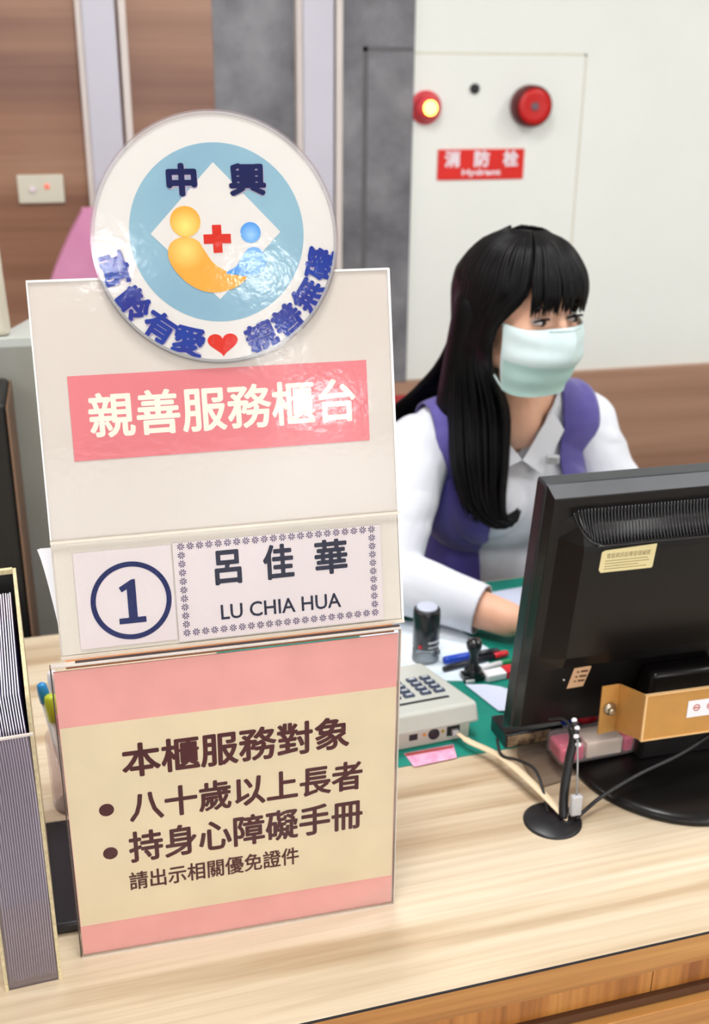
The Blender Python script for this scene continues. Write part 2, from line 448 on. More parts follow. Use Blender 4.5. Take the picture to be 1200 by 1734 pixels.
# ================================================================ UPPER SIGN (leans back, with round emblem)
mk('sheet_paper', (222, 212, 203), 0.55, spec=0.12, nz=0.02, nscale=5)
mk('card_paper', (218, 206, 206), 0.55, spec=0.12, nz=0.02)
mk('band_pink', (232, 132, 138), 0.55, spec=0.12, nz=0.04, nscale=6)
mk('cream_ink', (250, 238, 222), 0.55, spec=0.12, nz=0.02)
mk('navy_ink', (10, 22, 84), 0.45, spec=0.12, nz=0.1)
mk('purple_ink', (84, 66, 104), 0.5, spec=0.12, nz=0.1)
mk('dark_ink', (30, 30, 52), 0.5, spec=0.12, nz=0.1)
up = thing('desk_sign', 'tall white laminated sign with pink band, name card and round emblem, above the pink notice', 'sign', (-.035, .861, ZC+.3095), (R(-13), 0, 0))
WU, HU = 0.3025, 0.314
MB().box(0.0, WU, 0.0006, 0.0026, 0.0, HU, 0.0003, 1).build('sheet', MT['sheet_paper'], up)
MB().prism([(.0255, .1662), (.2790, .1662), (.2790, .2365), (.0255, .2365)], -.0004, 0.0).build('pink_band', MT['band_pink'], up)
def uptxt(s, u0, v0, u1, v1, bold, mt='cream_ink', w=0.0, name='lettering', parent=None, **k):
    return glyphs(s, (u0*mm, v0*mm, u1*mm, v1*mm), w, 0.0002, name, MT[mt], parent or up, bold*mm, **k)
uptxt('親善服務櫃台', 40, 184, 268, 222, 0.9)
# lower pocket with the number card and the name card
MT['pocket_film'] = film('pocket_film', (255, 255, 255), 0.07, 0.0, bump=0.05, bscale=60.0, refl=0.16)
pocket = MB().box(0.0, WU, -.0052, -.0044, 0.0, .100, .0002, 1).build('pocket', MT['pocket_film'], up)
MB().box(0.0, WU, -.0056, -.0040, .099, .1012).box(0, WU, -.0054, -.0002, -.001, .0016).build('pocket_rim', mat('rim_plastic', (218, 208, 192), 0.2, nz=.03), up)
MB().box(.0015, WU-.002, -.0012, -.0003, 0.002, .098).build('backing_card', mat('backing_card', (214, 205, 192), 0.5, nz=.03), up)
num = MB().box(.0170, .0985, -.0026, -.0016, .006, .0895).build('number_card', MT['card_paper'], up)
def ring(b, cx, cy, r0, r1, w0, w1, n=72):
    V = []; F = []
    for (r, w) in ((r0, w0), (r1, w0), (r1, w1), (r0, w1)):
        for i in range(n):
            a = 2*PI*i/n; V.append((cx+r*math.cos(a), -w, cy+r*math.sin(a)))
    for k in range(4):
        for i in range(n):
            j = (i+1) % n; kk = (k+1) % 4
            F.append((k*n+i, k*n+j, kk*n+j, kk*n+i))
    b._add(V, F)
b = MB(); ring(b, .0622, .0443, .0296, .0340, .0026, .0029); b.build('number_ring', MT['navy_ink'], num)
one = [(.0525, .0565), (.0635, .0628), (.0665, .0628), (.0665, .0295), (.0735, .0295), (.0735, .0245), (.0508, .0245), (.0508, .0295), (.0590, .0295), (.0590, .0545), (.0545, .0522)]
MB().prism(one, .0026, .0029).build('numeral', MT['navy_ink'], num)
card = MB().box(.1000, .2840, -.0028, -.0018, .0035, .0905).build('name_card', MT['card_paper'], up)
glyphs('呂', (.1345, .0500, .1580, .0805), .0028, .0002, 'lettering', MT['dark_ink'], card, .0009)
glyphs('佳', (.1770, .0500, .2045, .0815), .0028, .0002, 'lettering', MT['dark_ink'], card, .0009)
glyphs('華', (.2230, .0500, .2530, .0815), .0028, .0002, 'lettering', MT['dark_ink'], card, .0009)
glyphs('LU CHIA HUA', (.1375, .0190, .2450, .0325), .0028, .0002, 'lettering', MT['dark_ink'], card, .00025)
b = MB()
def star(b, cx, cy, r, w0, w1):
    for k in range(8):
        a = PI/8 + k*PI/4
        ca, sa = math.cos(a), math.sin(a); h = r*.17
        b.prism([(cx+ca*r*.22+sa*h*.4, cy+sa*r*.22-ca*h*.4), (cx+ca*r*.9+sa*h, cy+sa*r*.9-ca*h), (cx+ca*r, cy+sa*r), (cx+ca*r*.9-sa*h, cy+sa*r*.9+ca*h), (cx+ca*r*.22-sa*h*.4, cy+sa*r*.22+ca*h*.4)], w0, w1)
for i in range(22):
    t = i/21; star(b, .1070+.1690*t, .0870, .0033, .0028, .0030); star(b, .1070+.1690*t, .0108, .0033, .0028, .0030)
for i in range(1, 10):
    v = .0108 + (.0870-.0108)*i/10; star(b, .1070, v, .0033, .0028, .0030); star(b, .2760, v, .0033, .0028, .0030)
b.build('star_border', MT['purple_ink'], card)
# laminate over the upper half
MB().box(.0012, WU-.0012, -.0012, -.0009, .1016, HU-.0012).build('laminate', MT['laminate'], up)
b = MB(); b.box(0, .0014, -.0012, .0006, .1016, HU); b.box(WU-.0014, WU+.0008, -.0014, .0026, 0, HU); b.box(0, WU, -.0012, .0026, HU-.0012, HU+.0006)
b.build('sheet_edge', mat('sheet_edge', (240, 236, 232), 0.3, nz=.02), up)

# emblem
mk('emblem_white', (229, 224, 219), 0.5, spec=0.12, nz=0.015)
mk('emblem_blue', (148, 186, 202), 0.5, spec=0.12, rgb2=(138, 176, 196), nscale=9)
mk('royal_ink', (10, 62, 160), 0.5, spec=0.12, rgb2=(34, 44, 140), nscale=30)
mk('shadow_ink', (188, 176, 196), 0.5, spec=0.12, nz=0.05)
mk('maroon_ink', (120, 78, 100), 0.5, spec=0.12, nz=0.1)
mk('heart_red', (222, 44, 26), 0.5, spec=0.12, nz=0.05)
mk('orange_print', (248, 166, 36), 0.5, spec=0.12, nz=0.02)
def shine(name, c1, c2, cu, cv, r):
    """printed ball: pale centre towards the upper part, as in the artwork"""
    m = bpy.data.materials.new(name); m.use_nodes = True; nt = m.node_tree; b_ = nt.nodes['Principled BSDF']
    b_.inputs['Roughness'].default_value = .5
    tc = nt.nodes.new('ShaderNodeTexCoord'); sb = nt.nodes.new('ShaderNodeVectorMath'); sb.operation = 'DISTANCE'
    sb.inputs[1].default_value = (cu, -.004, cv); nt.links.new(tc.outputs['Object'], sb.inputs[0])
    mr = nt.nodes.new('ShaderNodeMapRange'); mr.inputs[1].default_value = 0; mr.inputs[2].default_value = r
    nt.links.new(sb.outputs['Value'], mr.inputs[0])
    cr = nt.nodes.new('ShaderNodeValToRGB'); cr.color_ramp.elements[0].color = lin(c1)+(1,); cr.color_ramp.elements[1].color = lin(c2)+(1,)
    nt.links.new(mr.outputs[0], cr.inputs[0]); nt.links.new(cr.outputs[0], b_.inputs['Base Color']); return m
EC = (.1556, .3428)
emb = MB().prism(circ(*EC, .0990, 128), .0016, .0030).build('emblem', MT['emblem_white'], up)
MB().prism(circ(.1566, .3474, .0722, 96), .0030, .0032).build('blue_disc', MT['emblem_blue'], emb)
MB().prism([(.1562, .4040), (.1015, .3480), (.1550, .2935), (.2090, .3470)], .0032, .0034).build('diamond', MT['emblem_white'], emb)
def blob(pts, w0, w1, name, m): return MB().prism(pts, w0, w1).build(name, m, emb)
# orange carer: ball + sweeping body; blue: the same, smaller
def sm(pts, n=8):
    P = [Vector((a, b_, 0)) for a, b_ in pts]; N = len(P); out = []
    for k in range(N):
        a, b_, c, d_ = P[(k-1) % N], P[k], P[(k+1) % N], P[(k+2) % N]
        for i in range(n):
            t = i/n; q = .5*((2*b_)+(c-a)*t+(2*a-5*b_+4*c-d_)*t*t+(3*b_-a-3*c+d_)*t*t*t); out.append((q.x, q.y))
    return out
blob(sm([(.1145, .3300), (.1175, .3405), (.1290, .3452), (.1395, .3415), (.1440, .3345), (.1510, .3235), (.1600, .3170), (.1690, .3135), (.1785, .3115), (.1700, .3035), (.1560, .2995), (.1420, .3005), (.1290, .3075), (.1190, .3185)]), .0036, .0038, 'carer_body',
     shine('carer_print', (253, 214, 110), (247, 164, 34), .1292, .3340, .016))
blob(circ(.1303, .3572, .0124, 40), .0036, .0038, 'carer_head', shine('carer_head_print', (254, 226, 120), (247, 168, 40), .1303, .3535, .0135))
blob(sm([(.1950, .3235), (.1905, .3335), (.1820, .3345), (.1755, .3280), (.1700, .3200), (.1610, .3148), (.1690, .3130), (.1790, .3112), (.1870, .3122), (.1930, .3170)]), .0038, .0040, 'helped_body',
     shine('helped_print', (160, 204, 244), (66, 148, 222), .1840, .3260, .014))
blob(circ(.1837, .3470, .0085, 36), .0036, .0038, 'helped_head', shine('helped_head_print', (150, 200, 244), (66, 150, 224), .1837, .3450, .009))
cxr, cyr = .1557, .3426; a_, l_ = .0038, .0113
blob([(cxr-a_, cyr+l_), (cxr-a_, cyr+a_), (cxr-l_, cyr+a_), (cxr-l_, cyr-a_), (cxr-a_, cyr-a_), (cxr-a_, cyr-l_), (cxr+a_, cyr-l_), (cxr+a_, cyr-a_), (cxr+l_, cyr-a_), (cxr+l_, cyr+a_), (cxr+a_, cyr+a_), (cxr+a_, cyr+l_)], .0036, .0038, 'red_cross', MT['heart_red'])
hp = []
for i in range(48):
    t = 2*PI*i/48
    hp.append((.1547 + .000795*16*math.sin(t)**3, .2571 + .00066*(13*math.cos(t)-5*math.cos(2*t)-2*math.cos(3*t)-math.cos(4*t))))
blob(hp[::-1], .0030, .0033, 'heart', MT['heart_red'])
def eglyph(ch, cu, cv, w, h, rot, bold, mt):
    glyphs(ch, (cu-w/2+.0005, cv-h/2-.0006, cu+w/2+.0005, cv+h/2-.0006), .0034, .0001, 'letter_shadow', MT['shadow_ink'], emb, bold+.0010, rot, copies=8)
    glyphs(ch, (cu-w/2, cv-h/2, cu+w/2, cv+h/2), .0036, .0003, 'lettering', MT[mt], emb, bold, rot, copies=8)
eglyph('中', .1297, .3903, .0250, .0265, 0, .0014, 'navy_ink')
eglyph('興', .1837, .3897, .0310, .0265, 0, .0012, 'navy_ink')
AR = .0885
for ch, deg in (('高', 195), ('齡', 215.5), ('有', 233.5), ('愛', 250.5), ('親', 291), ('善', 308), ('無', 326), ('礙', 344)):
    a = R(deg); cu, cv = .1560 + AR*math.cos(a), .3440 + AR*math.sin(a)
    eglyph(ch, cu, cv, .0268, .0245, a + PI/2, .0010, 'royal_ink')
MB().prism(circ(*EC, .1026, 128), .0045, .0048).build('emblem_film', MT['laminate'], emb)
b = MB(); ring(b, *EC, .0990, .1012, .0014, .0044, 128); b.build('emblem_rim', film('rim_film', (250, 246, 246), .1, .35, refl=.4), emb)
b = MB(); ring(b, *EC, .1012, .1026, .0030, .0044, 128); b.build('emblem_rim', film('rim_film_outer', (240, 234, 234), .08, .12, refl=.4), emb)

# folded white paper sticking out behind the sign
mk('white_paper', (240, 241, 247), 0.6, nz=0.02, sub=0.0)
b = MB()
pv = []
for k in range(9):
    t = k/8
    z = .370 - .0585*t
    x_out = -.0500 + .014*t**0.8
    pv.append(((x_out, .958-.048*t, ZC+z), (.060, .948-.040*t, ZC+z+.002)))
for k in range(8):
    (a0, a1), (b0, b1) = pv[k], pv[k+1]
    for s_ in (0, 1):
        sh = Vector((.002*s_, .0016*s_, 0))
        b._add([Vector(a0)+sh, Vector(a1)+sh, Vector(b1)+sh, Vector(b0)+sh], [(0, 1, 2, 3)], True)
o = b.build('paper_sheets', MT['white_paper']); tag(o, 'curled white paper sheets poking out behind the left edge of the sign', 'paper')

# ================================================================ BROCHURE HOLDER on the left
mk('cream_board', (226, 208, 166), 0.5, nz=0.12, nscale=260)
mk('black_board', (30, 27, 30), 0.5, nz=0.1)
MT['hazy_acrylic'] = film('hazy_acrylic', (236, 232, 238), 0.1, 0.13, milk_rgb=(206, 190, 200))
HY = R(3.9)
HP = (-.0615, .8215, ZC)
hold = thing('brochure_holder', 'clear fronted brochure rack with a cream board side, on the counter at the left edge', 'holder', HP, (0, 0, HY))
HW = .050; HD = .240
MB().hull8([(-.0032, 0, 0), (0, 0, 0), (0, HD, 0), (-.0032, HD, 0)], [(-.0032, .018, .288), (0, .018, .288), (0, HD, .308), (-.0032, HD, .308)]).build('side_board', MT['cream_board'], hold)
MB().hull8([(-HW, 0, 0), (-HW+.003, 0, 0), (-HW+.003, HD, 0), (-HW, HD, 0)], [(-HW, .018, .288), (-HW+.003, .018, .288), (-HW+.003, HD, .308), (-HW, HD, .308)]).build('side_board', MT['cream_board'], hold)
MB().box(-HW+.0032, -.0034, HD-.004, HD, 0.003, .304).build('back_board', MT['black_board'], hold)
MB().box(-HW+.0032, -.0034, HD-.0045, HD+.0005, .304, .309).build('back_rim', MT['cream_board'], hold)
MB().box(-HW+.0034, -.0036, 0.002, HD-.0045, 0.0, .0022).build('bottom_board', MT['cream_board'], hold)
MB().box(-HW+.0034, -.0036, 0.0, .0015, 0.0, .262).build('front_pane', MT['hazy_acrylic'], hold)
MB().box(-HW+.0034, -.0002, -.0006, .0018, .2622, .2640).build('pane_edge', MT['acrylic_edge'], hold)
mk('leaflet_white', (236, 234, 242), 0.5, nz=0.03)
mk('leaflet_navy', (44, 34, 84), 0.4, rgb2=(120, 44, 104), nscale=9, lo=.5, hi=.62)
mk('leaflet_magenta', (196, 60, 110), 0.4, nz=0.1)
proto = None
NB = 19
for i in range(NB):
    if proto is None:
        b = MB()
        n = 10
        def sheet(b, dx, th, y0, y1, z0, z1):
            V = []; F = []
            for k in range(n+1):
                t = k/n; z = z0+(z1-z0)*t; bow = .0012*math.sin(PI*t) - .0020*max(0, t-.72)**1.2*6
                yy = y0 + .010*max(0, t-.9)*8
                for (x, y) in ((dx, yy), (dx+th, yy), (dx+th, y1), (dx, y1)): V.append((x+bow, y, z))
            for k in range(n):
                for j in range(4):
                    F.append((k*4+j, k*4+(j+1) % 4, k*4+4+(j+1) % 4, k*4+4+j))
            F.append((3, 2, 1, 0)); F.append((n*4, n*4+1, n*4+2, n*4+3)); b._add(V, F, False)
        sheet(b, 0, .0009, 0, .205, 0, .292)
        me_o = b.build('brochure', MT['leaflet_white'])
        bb = MB(); sheet(bb, .0009, .0004, .0004, .204, .001, .2905)
        cv = bb.build('printed_cover', MT['leaflet_navy'], me_o)
        proto = (me_o, cv); o = me_o
    else:
        o = proto[0].copy(); COL.objects.link(o)
        c = proto[1].copy(); COL.objects.link(c); c.parent = o
    x = -HW + .0052 + i*.00216
    loc = Vector((x, .006 + random.uniform(0, .003), .0024))
    o.location = Matrix.Rotation(HY, 4, 'Z') @ loc + Vector(HP)
    o.rotation_euler = (0, 0, HY + R(random.uniform(-.12, .12)))
    tag(o, 'folded brochure with white edges standing in the packed rack at the left', 'brochure', 'brochures in the rack')

# ================================================================ PENS behind the notice, left
mk('pen_white', (238, 236, 240), 0.25, nz=0.03)
mk('cap_blue', (40, 140, 205), 0.3, nz=0.05)
mk('cap_lime', (190, 205, 50), 0.3, nz=0.05)
mk('pen_pink', (214, 96, 142), 0.3, nz=0.05)
mk('cup_clear', (235, 222, 228), 0.2, nz=0.05)
def pen(name, label, base, top, r, body, cap, capfrac=.3, cat='pen', group=None):
    base = Vector(base); top = Vector(top); d = (top-base)
    t = thing(name, label, cat, base, group=group)
    b = MB(); b.tube([d*0, d*.03, d*(1-capfrac)], [r*.75, r, r], 14); b.build('barrel', MT[body], t)
    b = MB(); b.tube([d*(1-capfrac+.002), d*(1-capfrac+.01), d*.93, d*.985, d], [r*1.05, r*1.22, r*1.2, r*1.0, r*.5], 14); b.build('cap', MT[cap], t)
    return t
# clear cup that holds the three markers
cup = thing('pen_cup', 'small clear pen cup behind the left edge of the notice', 'cup', (-.043, 1.085, ZC))
MB().lathe([(.024, 0), (.026, .004), (.027, .092), (.0245, .092), (.0235, .005), (.001, .005)], 28).build('cup_wall', film('cup_plastic', (255, 250, 252), .08, .08, refl=.4), cup)
pen('marker', 'marker with a sky blue cap standing in the clear cup at left', (-.048, 1.087, ZC+.008), (-.0670, 1.075, ZC+.165), .0050, 'pen_white', 'cap_blue', .16, 'marker')
pen('marker', 'marker with a lime green cap standing in the clear cup at left', (-.046, 1.078, ZC+.008), (-.0585, 1.060, ZC+.158), .0062, 'pen_white', 'cap_lime', .22, 'marker')
pen('marker', 'pink marker standing in the clear cup behind the notice', (-.036, 1.085, ZC+.008), (-.0480, 1.050, ZC+.138), .0068, 'pen_pink', 'pen_pink', .3, 'marker')
pen('marker', 'marker with a frosted white cap at the back of the clear cup', (-.040, 1.095, ZC+.008), (-.0560, 1.090, ZC+.170), .0050, 'pen_white', 'pen_white', .2, 'marker')

# ================================================================ DESK MAT, PAPERS
mk('green_mat', (16, 140, 122), 0.45, rgb2=(12, 118, 104), nscale=6)
mk('paper_blue', (214, 230, 242), 0.5, rgb2=(236, 240, 244), nscale=18)
mk('paper_grey', (206, 212, 234), 0.5, nz=0.02)
mk('pink_slip', (242, 186, 214), 0.5, rgb2=(226, 150, 186), nscale=90)
mk('slip_red', (196, 88, 80), 0.5, nz=0.1)
CR = R(2.9)
def rot2(x, y, a): return (x*math.cos(a)-y*math.sin(a), x*math.sin(a)+y*math.cos(a))
m_ = MB().box(-.16, .66, 0, .445, 0.0, .0016, .0006, 1).build('desk_mat', MT['green_mat']); m_.location = (.33, 1.064, ZC); m_.rotation_euler = (0, 0, R(2.4))
tag(m_, 'green cutting mat on the counter in front of the seated woman', 'mat')
def papersheet(name, label, pts, z, th, m, cat='paper', kids=()):
    o = MB(); b = o; V = [(x, y, ZC+z) for x, y in pts] + [(x, y, ZC+z+th) for x, y in pts]; n = len(pts)
    b._add(V, [tuple(range(n))[::-1], tuple(range(n, 2*n))] + [(i, (i+1) % n, n+(i+1) % n, n+i) for i in range(n)])
    o = b.build(name, MT[m]); tag(o, label, cat); return o
papersheet('document', 'pale blue document lying on the green mat beside the round stamp', [(.355, 1.262), (.505, 1.225), (.537, 1.310), (.508, 1.392), (.372, 1.450)], .0018, .0008, 'paper_blue')
papersheet('document', 'white sheet on the mat beyond the forearm, beside the monitor', [(.58, 1.400), (.76, 1.415), (.755, 1.500), (.575, 1.478)], .0018, .0006, 'paper_grey')
sl = papersheet('paper_slip', 'pink printed slip under the front of the grey keypad terminal', [(.348, 1.059), (.404, 1.065), (.409, 1.093), (.344, 1.088)], .0018, .0005, 'pink_slip', 'slip')
V_ = MB(); V_._add([(.3455, 1.0815, ZC+.00245), (.4065, 1.0855, ZC+.00245), (.4075, 1.0905, ZC+.00245), (.3445, 1.0870, ZC+.00245)], [(0, 1, 2, 3)]); V_.build('red_heading', MT['slip_red'], sl)
# curled bluish sheet leaning by the monitor
b = MB()
cs = [(.470, 1.222, .003), (.492, 1.205, .010), (.508, 1.190, .013), (.522, 1.182, .010)]
cd = [(.490, 1.150, .003), (.505, 1.138, .009), (.517, 1.130, .012), (.528, 1.128, .010)]
for s_ in (0, .0006):
    for k in range(3):
        b._add([(x, y, ZC+z+s_) for x, y, z in (cs[k], cs[k+1], cd[k+1], cd[k])], [(0, 1, 2, 3)], True)
o = b.build('note_sheet', MT['paper_grey']); tag(o, 'curled blue-white note sheet on the mat just left of the monitor', 'paper')

# pens lying on the mat
mk('pen_blue', (36, 74, 190), 0.3, nz=0.05)
mk('pen_black', (28, 30, 40), 0.3, nz=0.05)
mk('pen_red', (206, 36, 50), 0.3, nz=0.05)
mk('pen_green', (30, 130, 80), 0.3, nz=0.05)
pen('ballpoint_pen', 'blue barrelled pen lying behind the small black hand stamp', (.545, 1.292, ZC+.0078), (.459, 1.283, ZC+.0078), .0048, 'pen_black', 'pen_blue', .5)
pen('ballpoint_pen', 'black pen lying across the mat with a red end', (.452, 1.262, ZC+.0072), (.556, 1.284, ZC+.0072), .0040, 'pen_black', 'pen_red', .22)
pen('ballpoint_pen', 'white pen lying on the mat with a green end', (.470, 1.246, ZC+.0068), (.552, 1.262, ZC+.0068), .0038, 'pen_white', 'pen_green', .2)
e = thing('eraser', 'white eraser with red sleeve lying left of the monitor edge', 'eraser', (.522, 1.232, ZC+.0018), (0, 0, R(8)))
MB().box(-.022, .008, -.009, .009, 0, .011, .002).build('rubber', MT['pen_white'], e)
MB().box(.0082, .022, -.0095, .0095, 0, .0115, .001).build('sleeve', MT['pen_red'], e)

# ================================================================ ROUND SELF-INKING STAMP
mk('stamp_black', (26, 26, 30), 0.28, nz=0.1, coat=0.3)
mk('stamp_top', (196, 202, 220), 0.2, nz=0.05)
mk('stamp_line', (224, 226, 230), 0.3, nz=0.03)
MT['stamp_clear'] = film('stamp_clear', (225, 232, 236), 0.05, 0.25, milk_rgb=(200, 208, 214))
st = thing('self_inking_stamp', 'tall round black self-inking stamp with clear foot beside the terminal', 'stamp', (.4395, 1.303, ZC+.0018))
MB().lathe([(.0188, 0), (.0192, .002), (.0182, .020), (.0160, .0225), (.0158, .026)], 36).build('foot', MT['stamp_clear'], st)
MB().lathe([(.0170, .022), (.0188, .024), (.0190, .076), (.0182, .0795), (.0172, .080)], 40).build('body', MT['stamp_black'], st)
MB().lathe([(.0150, .0801), (.0146, .0830), (.0138, .0836)], 32).build('top_disc', MT['stamp_top'], st)
b = MB()
for (z0, z1) in ((.0335, .0365), (.0265, .0285)):
    V = []; F = []; n = 14
    for i in range(n+1):
        a = R(-98 + 76*i/n)
        for (r, z) in ((.0191, z0), (.0191, z1)): V.append((r*math.cos(a), r*math.sin(a), z))
    for i in range(n): F.append((2*i, 2*i+2, 2*i+3, 2*i+1))
    b._add(V, F, True)
b.build('label_stripe', MT['stamp_line'], st)
glyphs('01', (-.003, .0130, .010, .0215), .0192, .0003, 'foot_mark', MT['stamp_black'], st, .0004).rotation_euler = (0, 0, R(22))
MB().ell((-.0125, -.0140, .0275), (.0030, .0020, .0030), 14, 8).build('ink_button', MT['pen_red'], st)

# small hand stamp
hs = thing('hand_stamp', 'small black hand stamp with waisted handle standing on the mat', 'stamp', (.4855, 1.236, ZC+.0016))
MB().box(-.015, .015, -.010, .010, 0, .010, .0015).build('plate', MT['stamp_black'], hs)
MB().lathe([(.0120, .0100), (.0118, .017), (.0080, .021), (.0055, .030), (.0060, .040), (.0100, .049), (.0108, .055), (.0090, .0600), (.0040, .0622), (.001, .0626)], 28).build('handle', MT['stamp_black'], hs)
MB().box(-.0135, -.001, -.0125, -.0102, .0015, .0060, .0005).build('tab', MT['stamp_line'], hs)

# ================================================================ KEYPAD TERMINAL
mk('terminal_grey', (196, 192, 178), 0.4, nz=0.03)
mk('terminal_top', (196, 198, 190), 0.35, nz=0.02)
mk('key_dark', (60, 72, 96), 0.4, nz=0.1)
mk('key_pale', (214, 218, 224), 0.4, nz=0.05)
mk('port_dark', (32, 30, 34), 0.4, nz=0.1)
mk('brass', (206, 160, 60), 0.3, 0.8, nz=0.1)
tm = thing('card_terminal', 'grey keypad terminal with its socket side facing the front, right of the notice', 'terminal', (.4370, 1.1045, ZC+.0016), (0, 0, R(5)))
TW = .170; TD = .150
# lower case
MB().hull8([(-TW, 0, 0), (-.004, 0, 0), (-.008, TD, 0), (-TW+.004, TD, 0)],
           [(-TW, -.001, .033), (-.003, -.001, .033), (-.006, TD, .014), (-TW+.002, TD, .014)], .002).build('lower_case', MT['terminal_grey'], tm)
# top shell: higher at the front, sloping down away from us
MB().hull8([(-TW-.004, -.010, .026), (.006, -.010, .026), (-.004, TD+.004, .012), (-TW, TD+.004, .012)],
           [(-TW-.002, -.004, .053), (.003, -.004, .053), (-.007, TD, .026), (-TW+.004, TD, .026)], .0045).build('top_shell', MT['terminal_top'], tm)
def ttop(x, y, dz=0.0):    # height of the sloping top
    t = (y+.004)/(TD+.004); return .053 + (.026-.053)*t + dz
b = MB(); b.hull8([(-.108, .022, ttop(-.1, .022, -.001)), (-.022, .022, ttop(0, .022, -.001)), (-.022, .0275, ttop(0, .0275, -.001)), (-.108, .0275, ttop(0, .0275, -.001))],
      [(-.108, .022, ttop(-.1, .022, .0006)), (-.022, .022, ttop(0, .022, .0006)), (-.022, .0275, ttop(0, .0275, .0006)), (-.108, .0275, ttop(0, .0275, .0006))])
b.build('card_slot', MT['port_dark'], tm)
kproto = None
for r_ in range(4):
    for c_ in range(6):
        x = -.026 - c_*.0185 - (.004 if c_ > 1 else 0); y = .046 + r_*.0155
        bx = MB(); z = ttop(x, y)
        if kproto is None:
            kproto = MB().box(-.0068, .0068, -.005, .005, -.002, .0022, .001).build('key', MT['key_dark'], tm)
            cap0 = MB().box(-.0036, .0036, -.0018, .0018, .0021, .0025).build('key_legend', MT['key_pale'], kproto)
            k_ = kproto
        else:
            k_ = kproto.copy(); COL.objects.link(k_); c2 = cap0.copy(); COL.objects.link(c2); c2.parent = k_
        bx.bm.free()
        k_.location = (x, y, z+.0006); k_.rotation_euler = (R(-10), 0, 0)
b = MB(); b.box(-.0845, -.0735, -.0014, .0002, .0115, .0200, .0005); b.build('small_socket', MT['port_dark'], tm)
MB().lathe([(.0072, .0006), (.0072, .0022), (.0050, .0026)], 24, (-.052, 0, .0150), 'Y').build('round_socket', MT['port_dark'], tm)
b = MB(); b.lathe([(.0022, .0006), (.0022, .0014)], 14, (-.0645, 0, .0165), 'Y'); b.lathe([(.0022, .0006), (.0022, .0014)], 14, (-.0400, 0, .0165), 'Y'); b.build('socket_screw', MT['brass'], tm)
MB().box(-.0345, -.0175, -.0018, .0002, .0080, .0220, .0005).build('cable_socket', MT['port_dark'], tm)
mk('plug_grey', (190, 190, 192), 0.3, nz=0.05)
MB().box(-.0295, -.0215, -.0090, -.0018, .0110, .0185, .001).build('plug', MT['plug_grey'], tm)

# ================================================================ GROMMET AND CABLES
mk('grommet_black', (34, 33, 36), 0.35, nz=0.1)
mk('cable_beige', (228, 206, 172), 0.45, nz=0.04)
mk('cable_black', (26, 25, 27), 0.4, nz=0.1)
mk('cable_grey', (150, 150, 150), 0.4, nz=0.1)
gr = thing('cable_grommet', 'round black plastic cable cover set in the counter below the monitor', 'cable cover', (.4685, .9275, ZC))
MB().lathe([(.0325, 0), (.0325, .0012), (.0300, .0030), (.001, .0032)], 56).build('cover', MT['grommet_black'], gr)
MB().lathe([(.0075, .0032), (.0075, .0036), (.0065, .0036)], 24, (.0150, -.004, 0)).build('hole', MT['port_dark'], gr)
GX, GY = .4835, .9235
def zc(p): return (p[0], p[1], ZC+p[2])
b = MB(); b.tube(bez([zc(p) for p in ((.4140, 1.0945, .0165), (.4230, 1.076, .0150), (.4400, 1.052, .0150), (.4500, 1.022, .0190), (.4600, .985, .0190), (.4720, .945, .0140), (.4815, .926, .0065), (GX, GY, .0050))], 8), [.0034]*6+[.0050]*51, 12, .42)
o = b.build('flat_cable', MT['cable_beige']); tag(o, 'beige cable running from the terminal down to the round cable cover', 'cable')
b = MB(); b.tube(bez([zc(p) for p in ((GX+.009, GY-.004, .0050), (.502, .922, .0100), (.530, .932, .0200), (.575, .935, .0400), (.630, .935, .0620), (.70, .955, .085), (.76, .985, .096))], 8), .0023, 10)
o = b.build('monitor_cable', MT['cable_black']); tag(o, 'long black cable rising from the cable cover across the monitor foot', 'cable')
b = MB(); b.tube(bez([zc(p) for p in ((GX-.004, GY+.001, .0040), (.4845, .937, .030), (.4935, .950, .062), (.5000, .958, .088), (.4960, .975, .098), (.4860, .992, .090))], 8), [.0052]*20+[.0050]*8+[.0018]*13, 12)
o = b.build('sleeved_cable', MT['cable_black']); tag(o, 'thick black sleeved cable standing up out of the cable cover', 'cable')
b = MB(); b.tube(bez([zc(p) for p in ((GX-.016, GY+.016, .0032), (.4690, .957, .018), (.4700, .985, .028), (.4600, 1.010, .026), (.4470, 1.030, .022), (.4500, 1.055, .028))], 8), .0018, 8)
o = b.build('thin_cable', MT['cable_black']); tag(o, 'thin black looped cable behind the cable cover, left of the clear block', 'cable')
cn = thing('hanging_connector', 'small grey plug hanging on a thin wire beside the black sleeved cable', 'connector', zc((.4900, .918, .012)))
MB().box(-.0065, .0065, -.004, .004, 0.0, .026, .0022).build('shell', MT['plug_grey'], cn)
b = MB(); b.tube([(0, 0, .025), (.003, .010, .055), (.006, .022, .082)], .0011, 8); b.build('wire', MT['cable_grey'], cn)
bd = thing('beaded_chain', 'black and white beaded cord end rising beside the tan bracket', 'cord', zc((.4985, .9420, .086)))
for i in range(7):
    MB().ell((.0005*i+.0013*math.sin(i*2), .0032*i, .0032*i), (.0034, .003, .0029), 12, 8).build('bead', MT['pen_white'] if i % 2 == 0 else MT['stamp_black'], bd)

